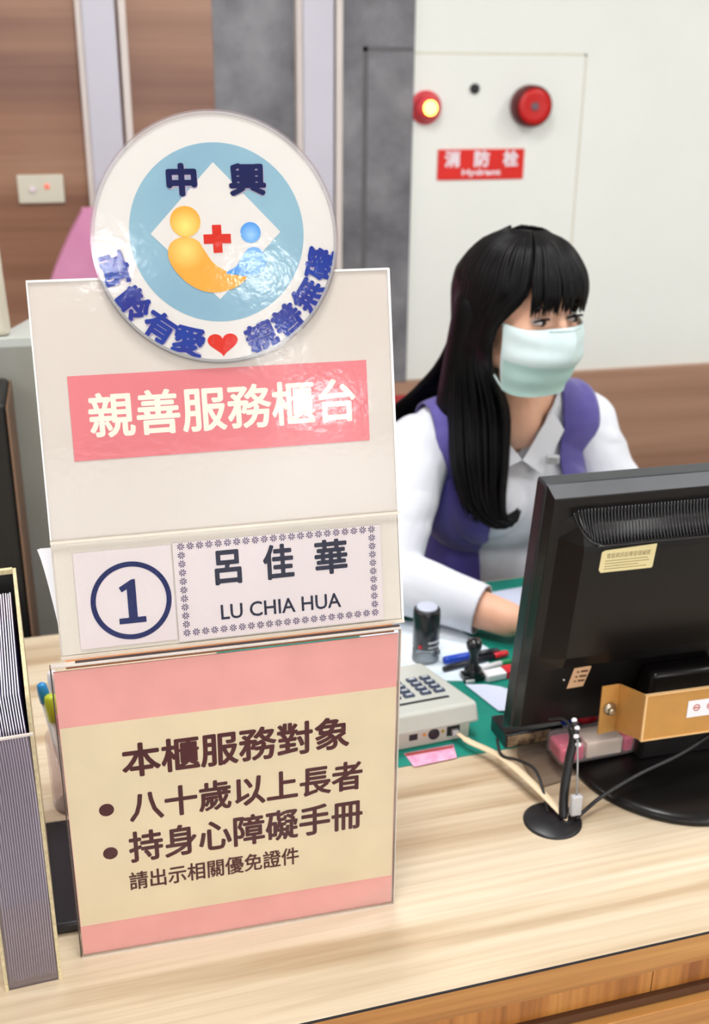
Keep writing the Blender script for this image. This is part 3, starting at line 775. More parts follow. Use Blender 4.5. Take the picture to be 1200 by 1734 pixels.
# ================================================================ SMALL THINGS UNDER THE MONITOR
MT['clear_block'] = film('clear_block', (240, 236, 234), 0.05, 0.10, refl=.7, milk_rgb=(190, 178, 170))
o = MB().hull8([(.474, .985, ZC+.0), (.512, .992, ZC), (.534, 1.062, ZC), (.478, 1.058, ZC)], [(.475, .986, ZC+.012), (.511, .993, ZC+.012), (.533, 1.061, ZC+.012), (.479, 1.057, ZC+.012)], .001).build('clear_block', MT['clear_block'])
tag(o, 'clear acrylic block lying on the counter under the monitor corner', 'block')
MT['case_clear'] = film('case_clear', (252, 244, 246), 0.05, 0.12, milk_rgb=(244, 236, 236))
mk('case_pink', (226, 78, 122), 0.3, nz=0.05)
mk('case_cream', (232, 226, 204), 0.4, nz=0.04)
pc = thing('tape_case', 'pink and clear plastic case lying under the tan bracket', 'case', zc((0.5592, 1.0164, .0305)), (0, 0, R(3)))
MB().box(-.056, .050, -.020, .020, -.012, .018, .006).build('clear_shell', MT['case_clear'], pc)
MB().box(-.052, -.022, -.016, .017, -.009, .010, .003).box(.030, .046, -.016, .017, -.009, .012, .003).build('pink_end', MT['case_pink'], pc)
MB().box(-.019, .028, -.016, .016, -.009, .013, .002).build('cream_core', MT['case_cream'], pc)
br = thing('card_reader', 'low black box with beige label under the left corner of the monitor', 'card reader', zc((.468, 1.070, .0002)), (0, 0, R(3)))
MB().box(0.0, .078, .0, .045, 0, .021, .002).build('case', MT['stamp_black'], br)
MB().box(.003, .060, -.0008, 0, .003, .018).build('label', mat('reader_label', (196, 168, 130), .5, rgb2=(92, 70, 60), nscale=90), br)
for lb, cm_, x_, y_, r_ in (('small red ink pot under the monitor edge beside the beads', 'pen_red', .586, 1.097, .0150), ('small magenta ink pot under the monitor edge beside the tan bracket', 'case_pink', .616, 1.094, .0110), ('small blue ink pot under the monitor, left of the red one', 'pen_blue', .556, 1.098, .0120)):
    rb = thing('ink_pot', lb, 'ink pot', zc((x_, y_, .0018)))
    MB().lathe([(r_*.95, 0), (r_, .002), (r_, .009), (r_*.9, .0095)], 24).build('pot', MT['pen_white'], rb)
    MB().lathe([(r_*1.02, .0096), (r_*1.05, .011), (r_*1.03, .020), (r_*.8, .023)], 24).build('cap', MT[cm_], rb)

# ================================================================ MONITOR (its back towards us)
mk('monitor_black', (20, 18, 18), 0.3, nz=0.1, coat=0.08, spec=.3)
mk('monitor_side', (40, 35, 33), 0.3, nz=0.1, coat=0.3)
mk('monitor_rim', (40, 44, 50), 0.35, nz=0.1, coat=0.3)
mk('bevel_sheen', (92, 94, 98), 0.4, nz=0.1, coat=0.2)  # ceiling reflection on the top bevel, put into the colour as paler grey
mk('rib_black', (18, 18, 24), 0.25, nz=0.1, coat=0.5)
mk('screen_glass', (12, 14, 20), 0.1, nz=0.1)
mk('sticker_cream', (236, 222, 168), 0.5, nz=0.04)
mk('sticker_tan', (226, 182, 142), 0.5, nz=0.05)
mk('sticker_ink', (150, 128, 88), 0.5, nz=0.1)
mk('sticker_ink_dark', (98, 58, 42), 0.5, nz=0.1)
mk('gold_plate', (205, 152, 82), 0.38, 0.25, nz=0.1, nscale=12)
mk('gold_edge', (238, 196, 140), 0.35, 0.2, nz=0.05)
mk('screw_metal', (190, 178, 156), 0.25, 0.9, nz=0.1)
mk('red_seal', (214, 70, 50), 0.5, nz=0.1)
mon = thing('computer_monitor', 'black flat computer monitor on a round foot, seen from behind at right', 'monitor', (.466, 1.080, ZC+.026), (R(8.2), 0, 0))
MWd, MH = .412, .350
# local: x along the width, z up the slab, -y towards us (w grows to the viewer)
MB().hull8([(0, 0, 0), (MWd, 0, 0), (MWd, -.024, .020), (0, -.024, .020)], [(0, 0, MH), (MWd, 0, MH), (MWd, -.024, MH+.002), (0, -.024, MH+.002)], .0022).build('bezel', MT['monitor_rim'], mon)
MB().box(.018, MWd-.018, .0002, .0014, .022, MH-.018).build('screen', MT['screen_glass'], mon)
# tapering rear shell: rim part
b = MB()
b.hull8([(.001, -.024, .0205), (MWd-.001, -.024, .0205), (MWd-.003, -.042, .036), (.003, -.042, .036)],
        [(.001, -.024, MH+.001), (MWd-.001, -.024, MH+.001), (MWd-.003, -.042, MH-.006), (.003, -.042, MH-.006)], .001)
b.build('rear_shell', MT['monitor_black'], mon)
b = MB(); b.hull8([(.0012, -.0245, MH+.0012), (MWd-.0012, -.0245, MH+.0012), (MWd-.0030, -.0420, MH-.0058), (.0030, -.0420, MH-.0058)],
        [(.0012, -.0245, MH+.0018), (MWd-.0012, -.0245, MH+.0018), (MWd-.0030, -.0422, MH-.0050), (.0030, -.0422, MH-.0050)]); o_ = b.build('top_bevel', MT['bevel_sheen'], mon); o_['label'] = 'bevelled top strip, ceiling sheen painted in grey'
MB().box(-.0003, .0018, -.022, -.002, .02, MH-.004).build('side_strip', MT['monitor_black'], mon)
# the raised back panel, with vent slope above and undercut below
pb = MB()
PL, PR = .034, MWd-.034
def sect(x, o):      # profile (w, v) of the raised back at x; o: how far inset
    return [(.041, .128-.012), (.062, .134), (.066, .150), (.066, .286), (.064, .296), (.052, .316), (.0425, .326)]
prof = sect(0, 0)
V = []; F = []
xs = [(.014, .40, .010), (PL, 1.0, 0), (PR, 1.0, 0), (MWd-.014, .40, .010)]
for (x, k, ins) in xs:
    for (w, v) in prof:
        V.append((x, -(.041 + (w-.041)*k*(1 if k == 1 else 0.05)), v))
m_p = len(prof)
for i in range(3):
    for j in range(m_p-1): F.append((i*m_p+j, i*m_p+j+1, (i+1)*m_p+j+1, (i+1)*m_p+j))
F.append(tuple(range(m_p))); F.append(tuple(range(3*m_p, 4*m_p))[::-1])
F.append((0, m_p, 2*m_p, 3*m_p)); F.append((m_p-1, 2*m_p-1, 3*m_p-1, 4*m_p-1)[::-1])
pb._add(V, F); pb.build('back_panel', MT['monitor_black'], mon)
# vent field: a scooped slope with upright ribs
b = MB()
nr = 92
for i in range(nr):
    x = .030 + i*(MWd-.060)/(nr-1)
    edge = min(1.0, (x-.018)/.030, (MWd-.018-x)/.030)
    dip = max(0.25, edge)
    v1 = .331; v0 = .331 - .033*dip
    pts = []
    for k in range(6):
        t = k/5; v = v1+(v0-v1)*t
        w = .0430 + .0015 + .020*t**1.6
        pts.append((x, -w-.0010, v))
    b.tube(pts, .00105, 6)
b.build('vent_ribs', MT['rib_black'], mon)
b = MB()
lip = [(.026, -.0440, .3270), (.030, -.0520, .3160), (.038, -.0600, .3040), (.052, -.0655, .2975), (.075, -.0668, .2965), (MWd-.075, -.0668, .2965), (MWd-.052, -.0655, .2975), (MWd-.038, -.0600, .3040), (MWd-.030, -.0520, .3160), (MWd-.026, -.0440, .3270)]
b.tube(bez(lip, 6), .0011, 8); b.build('vent_lip', MT['rib_black'], mon)
# stickers
s1 = MB().prism([(.0545, .2660), (.0570, .2625), (.1165, .2625), (.1180, .2640), (.1180, .2930), (.0580, .2905), (.0545, .2885)], .0662, .0666).build('sticker', MT['sticker_cream'], mon)
s1['label'] = 'cream paper sticker'
glyphs('電腦資訊設備管理編號', (.0610, .2800, .1120, .2865), .0666, .0001, 'sticker_text', MT['sticker_ink'], s1, 0)
b = MB()
for k, (u0, u1) in enumerate(((.0600, .1100), (.0600, .1120), (.0600, .1000), (.0600, .1100))):
    v = .2765 - k*.0034; b.prism([(u0, v), (u1, v), (u1, v+.0008), (u0, v+.0008)], .0666, .0667)
b.build('sticker_text', MT['sticker_ink'], s1)
s2 = MB().prism([(.0545, .0860), (.0750, .0870), (.0815, .1150), (.0790, .1160), (.0600, .1150)], .0425, .0429).build('sticker', MT['sticker_tan'], mon)
s2['label'] = 'small tan sticker'
b = MB()
for v, u0, u1 in ((.1080, .0640, .0780), (.1010, .0630, .0770), (.0945, .0620, .0755)):
    b.prism([(u0, v), (u0+.003, v), (u0+.003, v+.0022), (u0, v+.0022)], .0429, .0430); b.prism([(u0+.005, v), (u1, v), (u1, v+.0028), (u0+.005, v+.0028)], .0429, .0430)
b.build('sticker_text', MT['sticker_ink_dark'], s2)
MB().ell((.0490, -.0430, .1000), (.0013, .0013, .0013), 10, 6).build('white_dot', MT['pen_white'], mon)
# foot, neck (upright, so un-tilt them)
inv = mon.rotation_euler.to_matrix().to_4x4().inverted()
off = Matrix.Translation((-mon.location.x, -mon.location.y, -mon.location.z))
def upright(o): o.matrix_parent_inverse = Matrix.Identity(4); o.matrix_local = (Matrix.Translation(mon.location) @ mon.rotation_euler.to_matrix().to_4x4()).inverted(); return o
b = MB(); b.lathe([(.126, 0), (.1275, .003), (.1265, .0075), (.118, .0115), (.07, .0165), (.02, .018)], 72, (.658, 1.001, ZC+.0004)); upright(b.build('foot', MT['monitor_black'], mon))
b = MB(); b.hull8([(.600, .985, ZC+.017), (.716, .985, ZC+.017), (.716, 1.035, ZC+.017), (.600, 1.035, ZC+.017)], [(.612, .992, ZC+.13), (.704, .992, ZC+.13), (.704, 1.022, ZC+.13), (.612, 1.022, ZC+.13)], .006)
upright(b.build('neck', MT['monitor_black'], mon))
# tan metal anti-theft bracket
bk = MB()
A = [(.5500, .990), (.5735, .990)]
def plate(b, pts0, pts1, th):
    """pts0, pts1: two vertical edges ((x,y,z0,z1)) joined by a sheet of thickness th"""
    (xa, ya, z0a, z1a), (xb, yb, z0b, z1b) = pts0, pts1
    d = Vector((xb-xa, yb-ya, 0)).normalized(); n = Vector((-d.y, d.x, 0))*th
    bot = [(xa, ya, ZC+z0a), (xb, yb, ZC+z0b), (xb+n.x, yb+n.y, ZC+z0b), (xa+n.x, ya+n.y, ZC+z0a)]
    top = [(xa, ya, ZC+z1a), (xb, yb, ZC+z1b), (xb+n.x, yb+n.y, ZC+z1b), (xa+n.x, ya+n.y, ZC+z1a)]
    b.hull8(bot, top)
plate(bk, (.5480, .991, .060, .1235), (.5690, .991, .062, .1240), .002)
brk = upright(bk.build('bracket_flange', MT['gold_plate'], mon)); brk['label'] = 'tan metal bracket flange'
bk = MB(); plate(bk, (.5690, .992, .062, .1240), (.5720, .9375, .083, .1410), .002); upright(bk.build('bracket_side', MT['gold_plate'], mon))
bk = MB(); plate(bk, (.5715, .9370, .083, .1410), (.745, .937, .083, .1410), .002); o_ = upright(bk.build('bracket_plate', MT['gold_plate'], mon)); o_['label'] = 'tan metal bracket plate'
bk = MB(); bk.box(.5708, .5732, .9350, .9372, ZC+.083, ZC+.1412); bk.box(.5708, .745, .9355, .9392, ZC+.0822, ZC+.0838); bk.box(.5708, .745, .9355, .9392, ZC+.1402, ZC+.1416); upright(bk.build('bracket_edge', MT['gold_edge'], mon))
bk = MB(); bk.lathe([(.0075, .0), (.0080, .0015), (.0070, .0035), (.0040, .0045)], 24, (.5590, .9905, ZC+.094), 'Y'); bk.lathe([(.0040, .0045), (.0042, .009), (.0030, .0095)], 16, (.5590, .9905, ZC+.094), 'Y'); upright(bk.build('bolt', MT['screw_metal'], mon))
bk = MB(); plate(bk, (.6250, .9364, .105, .1265), (.664, .9364, .105, .1265), .0003); p_ = upright(bk.build('paper_label', MT['white_paper'], mon))
for uu in (.6360, .6530):
    bk = MB(); bk.T = Matrix.Translation((uu, .9362, ZC+.117)); ring(bk, 0, 0, .0032, .0042, 0, .0002, 24); bk.prism([(-.0025, -.0007), (.0025, -.0007), (.0025, .0007), (-.0025, .0007)], 0, .0002)
    q_ = bk.build('red_mark', MT['red_seal'], p_)

# ================================================================ BACK WALL FITTINGS
# (fittings)
mk('alarm_red', (206, 24, 22), 0.35, nz=0.05)
mk('alarm_dark', (96, 14, 18), 0.4, nz=0.1)
mk('alarm_pink', (226, 70, 78), 0.3, nz=0.05)
mk('lamp_core', (255, 210, 80), 0.3, emit=(255, 214, 90), estr=7.0)
mk('grey_plastic', (112, 96, 104), 0.4, nz=0.05)
mk('sign_red', (226, 30, 18), 0.4, nz=0.04)
mk('sign_white', (240, 225, 232), 0.5, nz=0.02)
mk('switch_plate', (222, 218, 200), 0.4, nz=0.02)
mk('switch_red', (240, 130, 110), 0.4, emit=(240, 90, 70), estr=0.6)
al = thing('alarm_lamp', 'red alarm lamp, lit yellow in the middle, on the white wall edge', 'lamp', (.954, Y1, ZC+.672))
MB().lathe([(.043, 0), (.043, .012), (.038, .016)], 32, axis='Y').build('lamp_base', MT['alarm_pink'], al)
MB().lathe([(.036, .016), (.034, .034), (.022, .048), (.019, .049)], 32, axis='Y').build('lamp_shade', MT['alarm_pink'], al)
MB().lathe([(.019, .0495), (.017, .054), (.009, .0565)], 24, axis='Y').build('lamp_core', MT['lamp_core'], al)
ac = thing('phone_jack', 'small round black socket on the wall between alarm lamp and alarm button', 'socket', (1.09, Y1-.004, ZC+.719))
MB().lathe([(.013, 0), (.013, .006), (.008, .008)], 24, axis='Y').build('jack_ring', MT['port_dark'], ac)
ab = thing('alarm_button', 'large round red alarm button with grey centre on the white wall', 'alarm', (1.246, Y1-.004, ZC+.676))
MB().lathe([(.052, 0), (.054, .006), (.053, .042), (.049, .046)], 48, axis='Y').build('housing', MT['alarm_dark'], ab)
MB().lathe([(.046, .0462), (.0455, .052), (.030, .0500), (.0155, .0490)], 48, axis='Y').build('face', MT['alarm_red'], ab)
MB().lathe([(.0110, .047), (.0110, .051), (.009, .0525)], 24, axis='Y').build('centre', MT['grey_plastic'], ab)
hsn = thing('hydrant_sign', 'red rectangular sign with white characters below the alarm lamp and button', 'sign', (.9930, Y1-.004, ZC+.4850))
MB().box(0, .2500, -.0040, 0, 0, .0800, .0006, 1).build('plate', MT['sign_red'], hsn)
glyphs('消', (.0190, .0330, .0640, .0770), .0040, .0003, 'lettering', MT['sign_white'], hsn, .0022)
glyphs('防', (.1040, .0330, .1490, .0770), .0040, .0003, 'lettering', MT['sign_white'], hsn, .0022)
glyphs('栓', (.1880, .0330, .2330, .0770), .0040, .0003, 'lettering', MT['sign_white'], hsn, .0022)
glyphs('Hydrant', (.0700, .0070, .1830, .0280), .0040, .0003, 'lettering', MT['sign_white'], hsn, .0012)
sw = thing('wall_switch', 'white double switch plate on the brown wood wall at left', 'switch', (-.108, Y1-.018, ZC+.447))
MB().box(0, .112, -.009, 0, 0, .069, .003).build('plate', MT['switch_plate'], sw)
MB().lathe([(.0085, .009), (.0080, .013), (.005, .0135)], 20, (.036, 0, .034), 'Y').build('button', MT['sign_white'], sw)
MB().lathe([(.0065, .009), (.0060, .012), (.004, .0125)], 20, (.071, 0, .041), 'Y').build('indicator', MT['switch_red'], sw)

# ================================================================ LEFT BACKGROUND: cabinet, beige device, black box, pink chair
mk('cabinet_grey', (152, 152, 144), 0.5, nz=0.04)
mk('cabinet_top', (196, 201, 196), 0.4, nz=0.03)
mk('device_beige', (216, 208, 190), 0.5, nz=0.03)
mk('case_black', (24, 23, 22), 0.5, nz=0.1)
mk('brown_edge', (112, 84, 62), 0.5, nz=0.1)
mk('chair_pink', (222, 152, 186), 0.7, rgb2=(206, 134, 172), nscale=5)
mk('chair_frame', (60, 58, 62), 0.4, nz=0.1)
gc = thing('grey_cabinet', 'grey low cabinet standing behind the counter at the far left', 'cabinet', (0, 0, 0))
def prismz(b, pts, z0, z1, bev=0.0):
    n = len(pts); V = [(x, y, z0) for x, y in pts] + [(x, y, z1) for x, y in pts]
    b._add(V, [tuple(range(n))[::-1], tuple(range(n, 2*n))] + [(i, (i+1) % n, n+(i+1) % n, n+i) for i in range(n)])
P_ = [(-.112, 1.765), (.10, 1.650), (.26, 1.905), (.048, 2.020)]
P_ = [(-.50, 1.757), (.020, 1.745), (.020, 1.960), (-.068, 1.896), (-.105, 1.800), (-.50, 1.80)]
b = MB(); prismz(b, P_, 0.0, ZC+.372); b.build('body', MT['cabinet_grey'], gc)
b = MB(); prismz(b, [(x*1.0, y) for x, y in P_], ZC+.3722, ZC+.385); b.build('top', MT['cabinet_top'], gc)
bk_ = thing('black_case', 'black cabinet with a brown edge strip in front of the grey cabinet at far left', 'cabinet', (-.50, 1.58, 0))
MB().box(0, .395, 0, .15, 0, ZC+.330, .006).build('body', MT['case_black'], bk_)
MB().box(.3955, .3995, .0, .15, 0, ZC+.326, .002).build('edge_strip', MT['brown_edge'], bk_)
bd_ = thing('beige_device', 'tall beige device with rounded corner standing on the grey cabinet', 'device', (-.50, 1.60, 0))
bd_.location = (-.50, 1.7600, ZC+.3852)
MB().hull8([(0, .0, 0), (.4040, .0, 0), (.4040, .030, 0), (0, .030, 0)], [(0, .0, .26), (.3960, .0, .26), (.3960, .030, .26), (0, .030, .26)], .01).build('housing', MT['device_beige'], bd_)
ch = thing('pink_chair', 'high backed pink chair behind the round emblem', 'chair', (.162, 2.44, 0))
b = MB()
op = [(-.22, .50), (.22, .50), (.235, ZC+.20), (.205, ZC+.34), (.135, ZC+.475), (.10, ZC+.492), (-.10, ZC+.492), (-.135, ZC+.475), (-.205, ZC+.34), (-.235, ZC+.20)]
b.prism(sm(op, 5), -.05, .02); b.build('backrest', MT['chair_pink'], ch)
MB().box(-.24, .24, -.45, -.02, .43, .50, .03, 3).build('seat', MT['chair_pink'], ch)
MB().lathe([(.028, .06), (.028, .43)], 16, (0, -.22, 0)).build('post', MT['chair_frame'], ch)
for k in range(5):
    a = 2*PI*k/5+.3
    MB().tube([(0, -.22, .09), (.26*math.cos(a), -.22+.26*math.sin(a), .045)], [.022, .014], 10).ell((.26*math.cos(a), -.22+.26*math.sin(a), .025), (.022, .022, .025), 12, 8).build('leg', MT['chair_frame'], ch)

# ================================================================ SEATED WOMAN
mk('skin', (236, 188, 160), 0.5, sub=0.15, rgb2=(230, 176, 148), nscale=14)
mk('hair_black', (5, 5, 8), 0.4, rgb2=(10, 9, 11), nscale=60, stretch=(1, 1, .08), spec=0.2)
mk('shirt_white', (220, 223, 232), 0.75, nz=0.02, bump=0.25, bscale=16)
mk('vest_purple', (94, 84, 158), 0.7, rgb2=(66, 58, 138), nscale=7, sheen=0.3, bump=0.25, bscale=14)
mk('skirt_dark', (50, 50, 62), 0.7, nz=0.1)
mk('mask_white', (218, 234, 236), 0.7, rgb2=(210, 230, 231), nscale=12)
mk('mask_mint', (186, 220, 216), 0.7, nz=0.03)
mk('eye_white', (206, 194, 190), 0.4, nz=0.02)
mk('eye_dark', (30, 20, 18), 0.12, nz=0.1)
mk('lip', (200, 110, 104), 0.4, nz=0.05)
mk('silver', (214, 218, 224), 0.3, 0.6, nz=0.05)

class Vol:
    """solid primitives merged into one smooth continuous skin by voxel remeshing"""
    def __init__(s): s.b = MB()
    def ell(s, c, r, rot=None):
        if rot is not None:
            s.b.T = Matrix.Translation(Vector(c)) @ rot.to_4x4(); s.b.ell((0, 0, 0), r, 28, 18); s.b.T = Matrix.Identity(4)
        else: s.b.ell(c, r, 28, 18)
    def cap(s, a, b_, ra, rb, flat=1.0, up=None):
        a, b_ = Vector(a), Vector(b_); d = b_-a; L = d.length; d.normalize()
        pts = []; rr = []
        for k in range(5):
            t = k/4*PI/2; pts.append(a - d*ra*math.cos(t)); rr.append(max(ra*math.sin(t), ra*.02))
        for k in range(1, 6): t = k/6; pts.append(a.lerp(b_, t)); rr.append(ra+(rb-ra)*t)
        for k in range(5):
            t = k/4*PI/2; pts.append(b_ + d*rb*math.sin(t)); rr.append(max(rb*math.cos(t), rb*.02))
        s.b.tube(pts, rr, 18, flat, up)
    def solid(s, name, m, parent, voxel=.005, smooth=4, cut=None, thick=0.0, fn=None, planes=None):
        me = bpy.data.meshes.new('v'); s.b.bm.to_mesh(me); s.b.bm.free()
        ob = bpy.data.objects.new('v', me); COL.objects.link(ob)
        md = ob.modifiers.new('r', 'REMESH'); md.mode = 'VOXEL'; md.voxel_size = voxel; md.use_smooth_shade = True
        ms = ob.modifiers.new('s', 'SMOOTH'); ms.factor = .5; ms.iterations = smooth
        dg = bpy.context.evaluated_depsgraph_get()
        me2 = bpy.data.meshes.new_from_object(ob.evaluated_get(dg)); bpy.data.objects.remove(ob)
        bm = bmesh.new(); bm.from_mesh(me2)
        if fn:
            for v in bm.verts: v.co = fn(v.co.copy())
        if cut:
            bm.normal_update()
            dead = [v for v in bm.verts if cut(v.co, v.normal)]
            bmesh.ops.delete(bm, geom=dead, context='VERTS')
        if planes:
            for (c_, n_, r_) in planes:
                g_ = [v for v in bm.verts if (v.co-c_).length < r_]
                vs_ = set(g_); ed = [e for e in bm.edges if e.verts[0] in vs_ and e.verts[1] in vs_]; fc = [f for f in bm.faces if all(q in vs_ for q in f.verts)]
                bmesh.ops.bisect_plane(bm, geom=g_+ed+fc, dist=1e-5, plane_co=c_, plane_no=n_, clear_outer=True)
        if cut:
            for it in range(8):
                bv = {}
                for e in bm.edges:
                    if len(e.link_faces) == 1:
                        a_, b_ = e.verts; bv.setdefault(a_, []).append(b_); bv.setdefault(b_, []).append(a_)
                new = {v: v.co.lerp(sum((q.co for q in ns), Vector())/len(ns), .5) for v, ns in bv.items() if len(ns) == 2}
                for v, c_ in new.items(): v.co = c_
        for f in bm.faces: f.smooth = True
        bm.to_mesh(me2); bm.free(); me2.name = name
        me2.materials.clear(); me2.materials.append(m)
        o = link(name, me2, parent)
        if thick:
            so = o.modifiers.new('thick', 'SOLIDIFY'); so.thickness = thick; so.offset = 1.0
        return o

per = thing('person', 'seated woman with long black hair, mint face mask, white blouse and purple vest', 'person', (.68, 1.72, 0))
PO = Vector((.68, 1.72, 0))
def w(x, y, z): return Vector((x, y, ZC+z)) - PO       # world (height over the counter) -> person space
HC = w(.648, 1.535, .452)
HROT = (Matrix.Rotation(R(17), 3, 'Z') @ Matrix.Rotation(R(3), 3, 'X'))
def hd(x, y, z): return HC + HROT @ Vector((x, y, z))

def body_prims(v, g=0.0, head=True, arms=True, legs=True):
    """g grows every radius (for clothes)"""
    # torso
    v.ell(w(.676, 1.640, .140), (.146+g, .088+g, .122+g), Matrix.Rotation(R(8), 3, 'Z') @ Matrix.Rotation(R(-8), 3, 'X'))
    v.ell(w(.676, 1.665, -.040), (.120+g, .088+g, .135+g), Matrix.Rotation(R(8), 3, 'Z'))
    v.ell(w(.674, 1.735, -.210), (.160+g, .125+g, .120+g))
    v.cap(w(.560, 1.612, .218), w(.785, 1.645, .228), .050+g, .050+g)     # shoulder girdle
    v.ell(w(.630, 1.572, .120), (.052+g, .044+g, .050+g)); v.ell(w(.735, 1.585, .120), (.052+g, .044+g, .050+g))
    v.cap(w(.600, 1.600, .243), w(.672, 1.600, .262), .030+g*.6, .040+g*.6)
    v.cap(w(.765, 1.630, .262), w(.685, 1.605, .270), .030+g*.6, .040+g*.6)

v = Vol(); body_prims(v)
v.cap(w(.672, 1.600, .240), hd(0, .030, -.060), .050, .046)              # neck
# head
v.ell(hd(0, .004, .008), (.0725, .084, .088), HROT)
v.ell(hd(0, -.034, -.040), (.0620, .056, .072), HROT)
v.ell(hd(0, -.060, -.090), (.030, .026, .022), HROT)
v.cap(hd(-.048, -.010, -.070), hd(-.010, -.060, -.092), .020, .018); v.cap(hd(.048, -.010, -.070), hd(.010, -.060, -.092), .020, .018)
v.cap(hd(0, -.088, -.002), hd(0, -.104, -.038), .0070, .0105); v.ell(hd(0, -.100, -.042), (.0150, .0100, .0080), HROT)
v.ell(hd(-.036, -.062, -.034), (.024, .020, .020), HROT); v.ell(hd(.036, -.062, -.034), (.024, .020, .020), HROT)   # cheeks
v.ell(hd(0, -.072, .028), (.046, .012, .012), HROT)                       # brow
v.cap(hd(-.010, -.088, -.066), hd(.010, -.088, -.066), .006, .006)        # lips
for sx in (-1, 1): v.ell(hd(.071*sx, .012, -.022), (.008, .018, .030), HROT)
# arms
RS, RE, RW = w(.515, 1.600, .212), w(.422, 1.460, .062), w(.572, 1.328, .036)
LS, LE, LW = w(.818, 1.640, .222), w(.880, 1.570, .050), w(.800, 1.400, .036)
v.cap(RS, RE, .042, .034); v.cap(RE, RW, .037, .0260)
v.cap(LS, LE, .042, .034); v.cap(LE, LW, .037, .0260)
def hand(v, wr, d, side):
    """wr wrist, d flat direction, side +1: thumb to the left of d"""
    d = Vector(d).normalized(); s = Vector((-d.y, d.x, 0))*side; zz = Vector((0, 0, 1))
    v.cap(wr, wr + d*.030, .0200, .0180, .75, zz)
    for k, off in enumerate((-.024, -.008, .008, .022)):
        v.cap(wr + d*.025 + s*off*.6, wr + d*.082 + s*off, .0120, .0100)
    for k, (off, L) in enumerate(((-.026, .052), (-.009, .066), (.009, .072), (.026, .066))):
        a = wr + d*.084 + s*off; m_ = a + d*L*.52 + zz*.007; e_ = m_ + d*L*.45 - zz*.013
        v.cap(a, m_, .0086, .0078); v.cap(m_, e_, .0078, .0066)
    a = wr + d*.026 + s*.022; m_ = a + d*.034 + s*.024 - zz*.003; e_ = m_ + d*.032 + s*.004 - zz*.004
    v.cap(a, m_, .0110, .0092); v.cap(m_, e_, .0090, .0072)
hand(v, RW + Vector((.012, -.008, -.004)), (.90, -.42, -.06), 1)
hand(v, LW + Vector((-.006, -.010, -.004)), (-.30, -.95, -.06), -1)
# hips and legs
for sx in (-1, 1):
    x = .674 + .085*sx
    v.cap(w(x, 1.740, -.225), w(x+.02*sx, 1.400, -.215), .080, .058)
    v.cap(w(x+.02*sx, 1.395, -.220), w(x+.02*sx, 1.360, -.650), .054, .034)
    v.cap(w(x+.02*sx, 1.360, -.700), w(x+.02*sx, 1.230, -.728), .034, .028)
body = v.solid('body', MT['skin'], per, .0042, 3)
MB().ell(hd(0,0,0), (.01, .01, .01)).bm.free()

# eyes
for sx in (-1, 1):
    ec = hd(.0300*sx, -.0760, -.0080)
    e_ = MB(); e_.T = Matrix.Translation(ec) @ HROT.to_4x4(); e_.ell((0, 0, 0), (.0118, .0108, .0056), 20, 12)
    ey = e_.build('eye', MT['eye_white'], per)
    i_ = MB(); i_.T = Matrix.Translation(ec) @ HROT.to_4x4(); i_.ell((.0020, -.0062, .0002), (.0058, .0056, .0058), 18, 10); i_.build('iris', MT['eye_dark'], ey)
    l_ = MB(); l_.tube(bez([hd(.0310*sx-.0150, -.0830, -.0060), hd(.0310*sx-.0070, -.0925, -.0012), hd(.0310*sx+.0050, -.0925, -.0010), hd(.0310*sx+.0150, -.0835, -.0050)], 5), [.0008]+[.0017]*12+[.0017, .0014, .0008], 6)
    l_.build('eyelash', MT['hair_black'], ey)
    l_ = MB(); l_.tube(bez([hd(.0310*sx-.016, -.0880, .0150), hd(.0310*sx, -.0935, .0185), hd(.0310*sx+.016, -.0880, .0150)], 6), [.0010]+[.0022]*11+[.0012], 6)
    l_.build('eyebrow', MT['hair_black'], ey)

# blouse
v = Vol(); body_prims(v, .010)
v.cap(w(.645, 1.585, .245), w(.705, 1.592, .245), .034, .034)
v.cap(RS, RE, .0540, .0480); v.cap(RE, RW, .0480, .0340)
v.cap(LS, LE, .0540, .0480); v.cap(LE, LW, .0480, .0340)
def wr_(co):       # soft folds of the sleeves and front
    n = noise.noise(co*14)*.0045 + noise.noise(Vector((co.x*12+co.y*8, co.y*12, co.z*40+co.x*10)))*.0052
    k = min(1.0, max(0.22, (abs(co.x+PO.x-.668)-.125)/.05)); n *= k
    return co + Vector((n, -abs(n)*.6, n*.5))
VB = w(.662, 1.53, .206)      # bottom of the neckline
RWc = RW; 
def shirt_cut(co, n):
    if co.z < ZC-.165: return True
    # neckline V
    if co.y < w(0, 1.640, 0).y:
        h = co.z - VB.z
        if h > 0 and abs(co.x - VB.x - .12*h) < .006 + h*.72 and n.y < .3: return True
    if (co - w(.672, 1.605, .285)).length < .050: return True
    return False
shirt = v.solid('blouse', MT['shirt_white'], per, .0045, 3, shirt_cut, .0016, wr_, [(RW-(RW-RE).normalized()*.042, (RW-RE).normalized(), .085), (LW-(LW-LE).normalized()*.042, (LW-LE).normalized(), .085)])
# collar lapels
for sx in (-1, 1):
    b = MB()
    if sx < 0: pts = [w(.610, 1.566, .262), w(.596, 1.553, .235), w(.632, 1.531, .190), w(.662, 1.527, .205), w(.636, 1.548, .240)]
    else: pts = [w(.728, 1.572, .268), w(.745, 1.560, .238), w(.700, 1.532, .176), w(.662, 1.525, .205), w(.702, 1.552, .246)]
    for s_ in (0, 1):
        sh = Vector((0, -.0028*s_, .0008*s_)); b._add([p+sh for p in pts], [(0, 1, 2, 3, 4)], True)
    ring_ = [p for p in pts] + [p + Vector((0, -.0028, .0008)) for p in pts]
    b._add(ring_, [(i, (i+1) % 5, 5+(i+1) % 5, 5+i) for i in range(5)], True)
    b.build('collar', MT['shirt_white'], per)
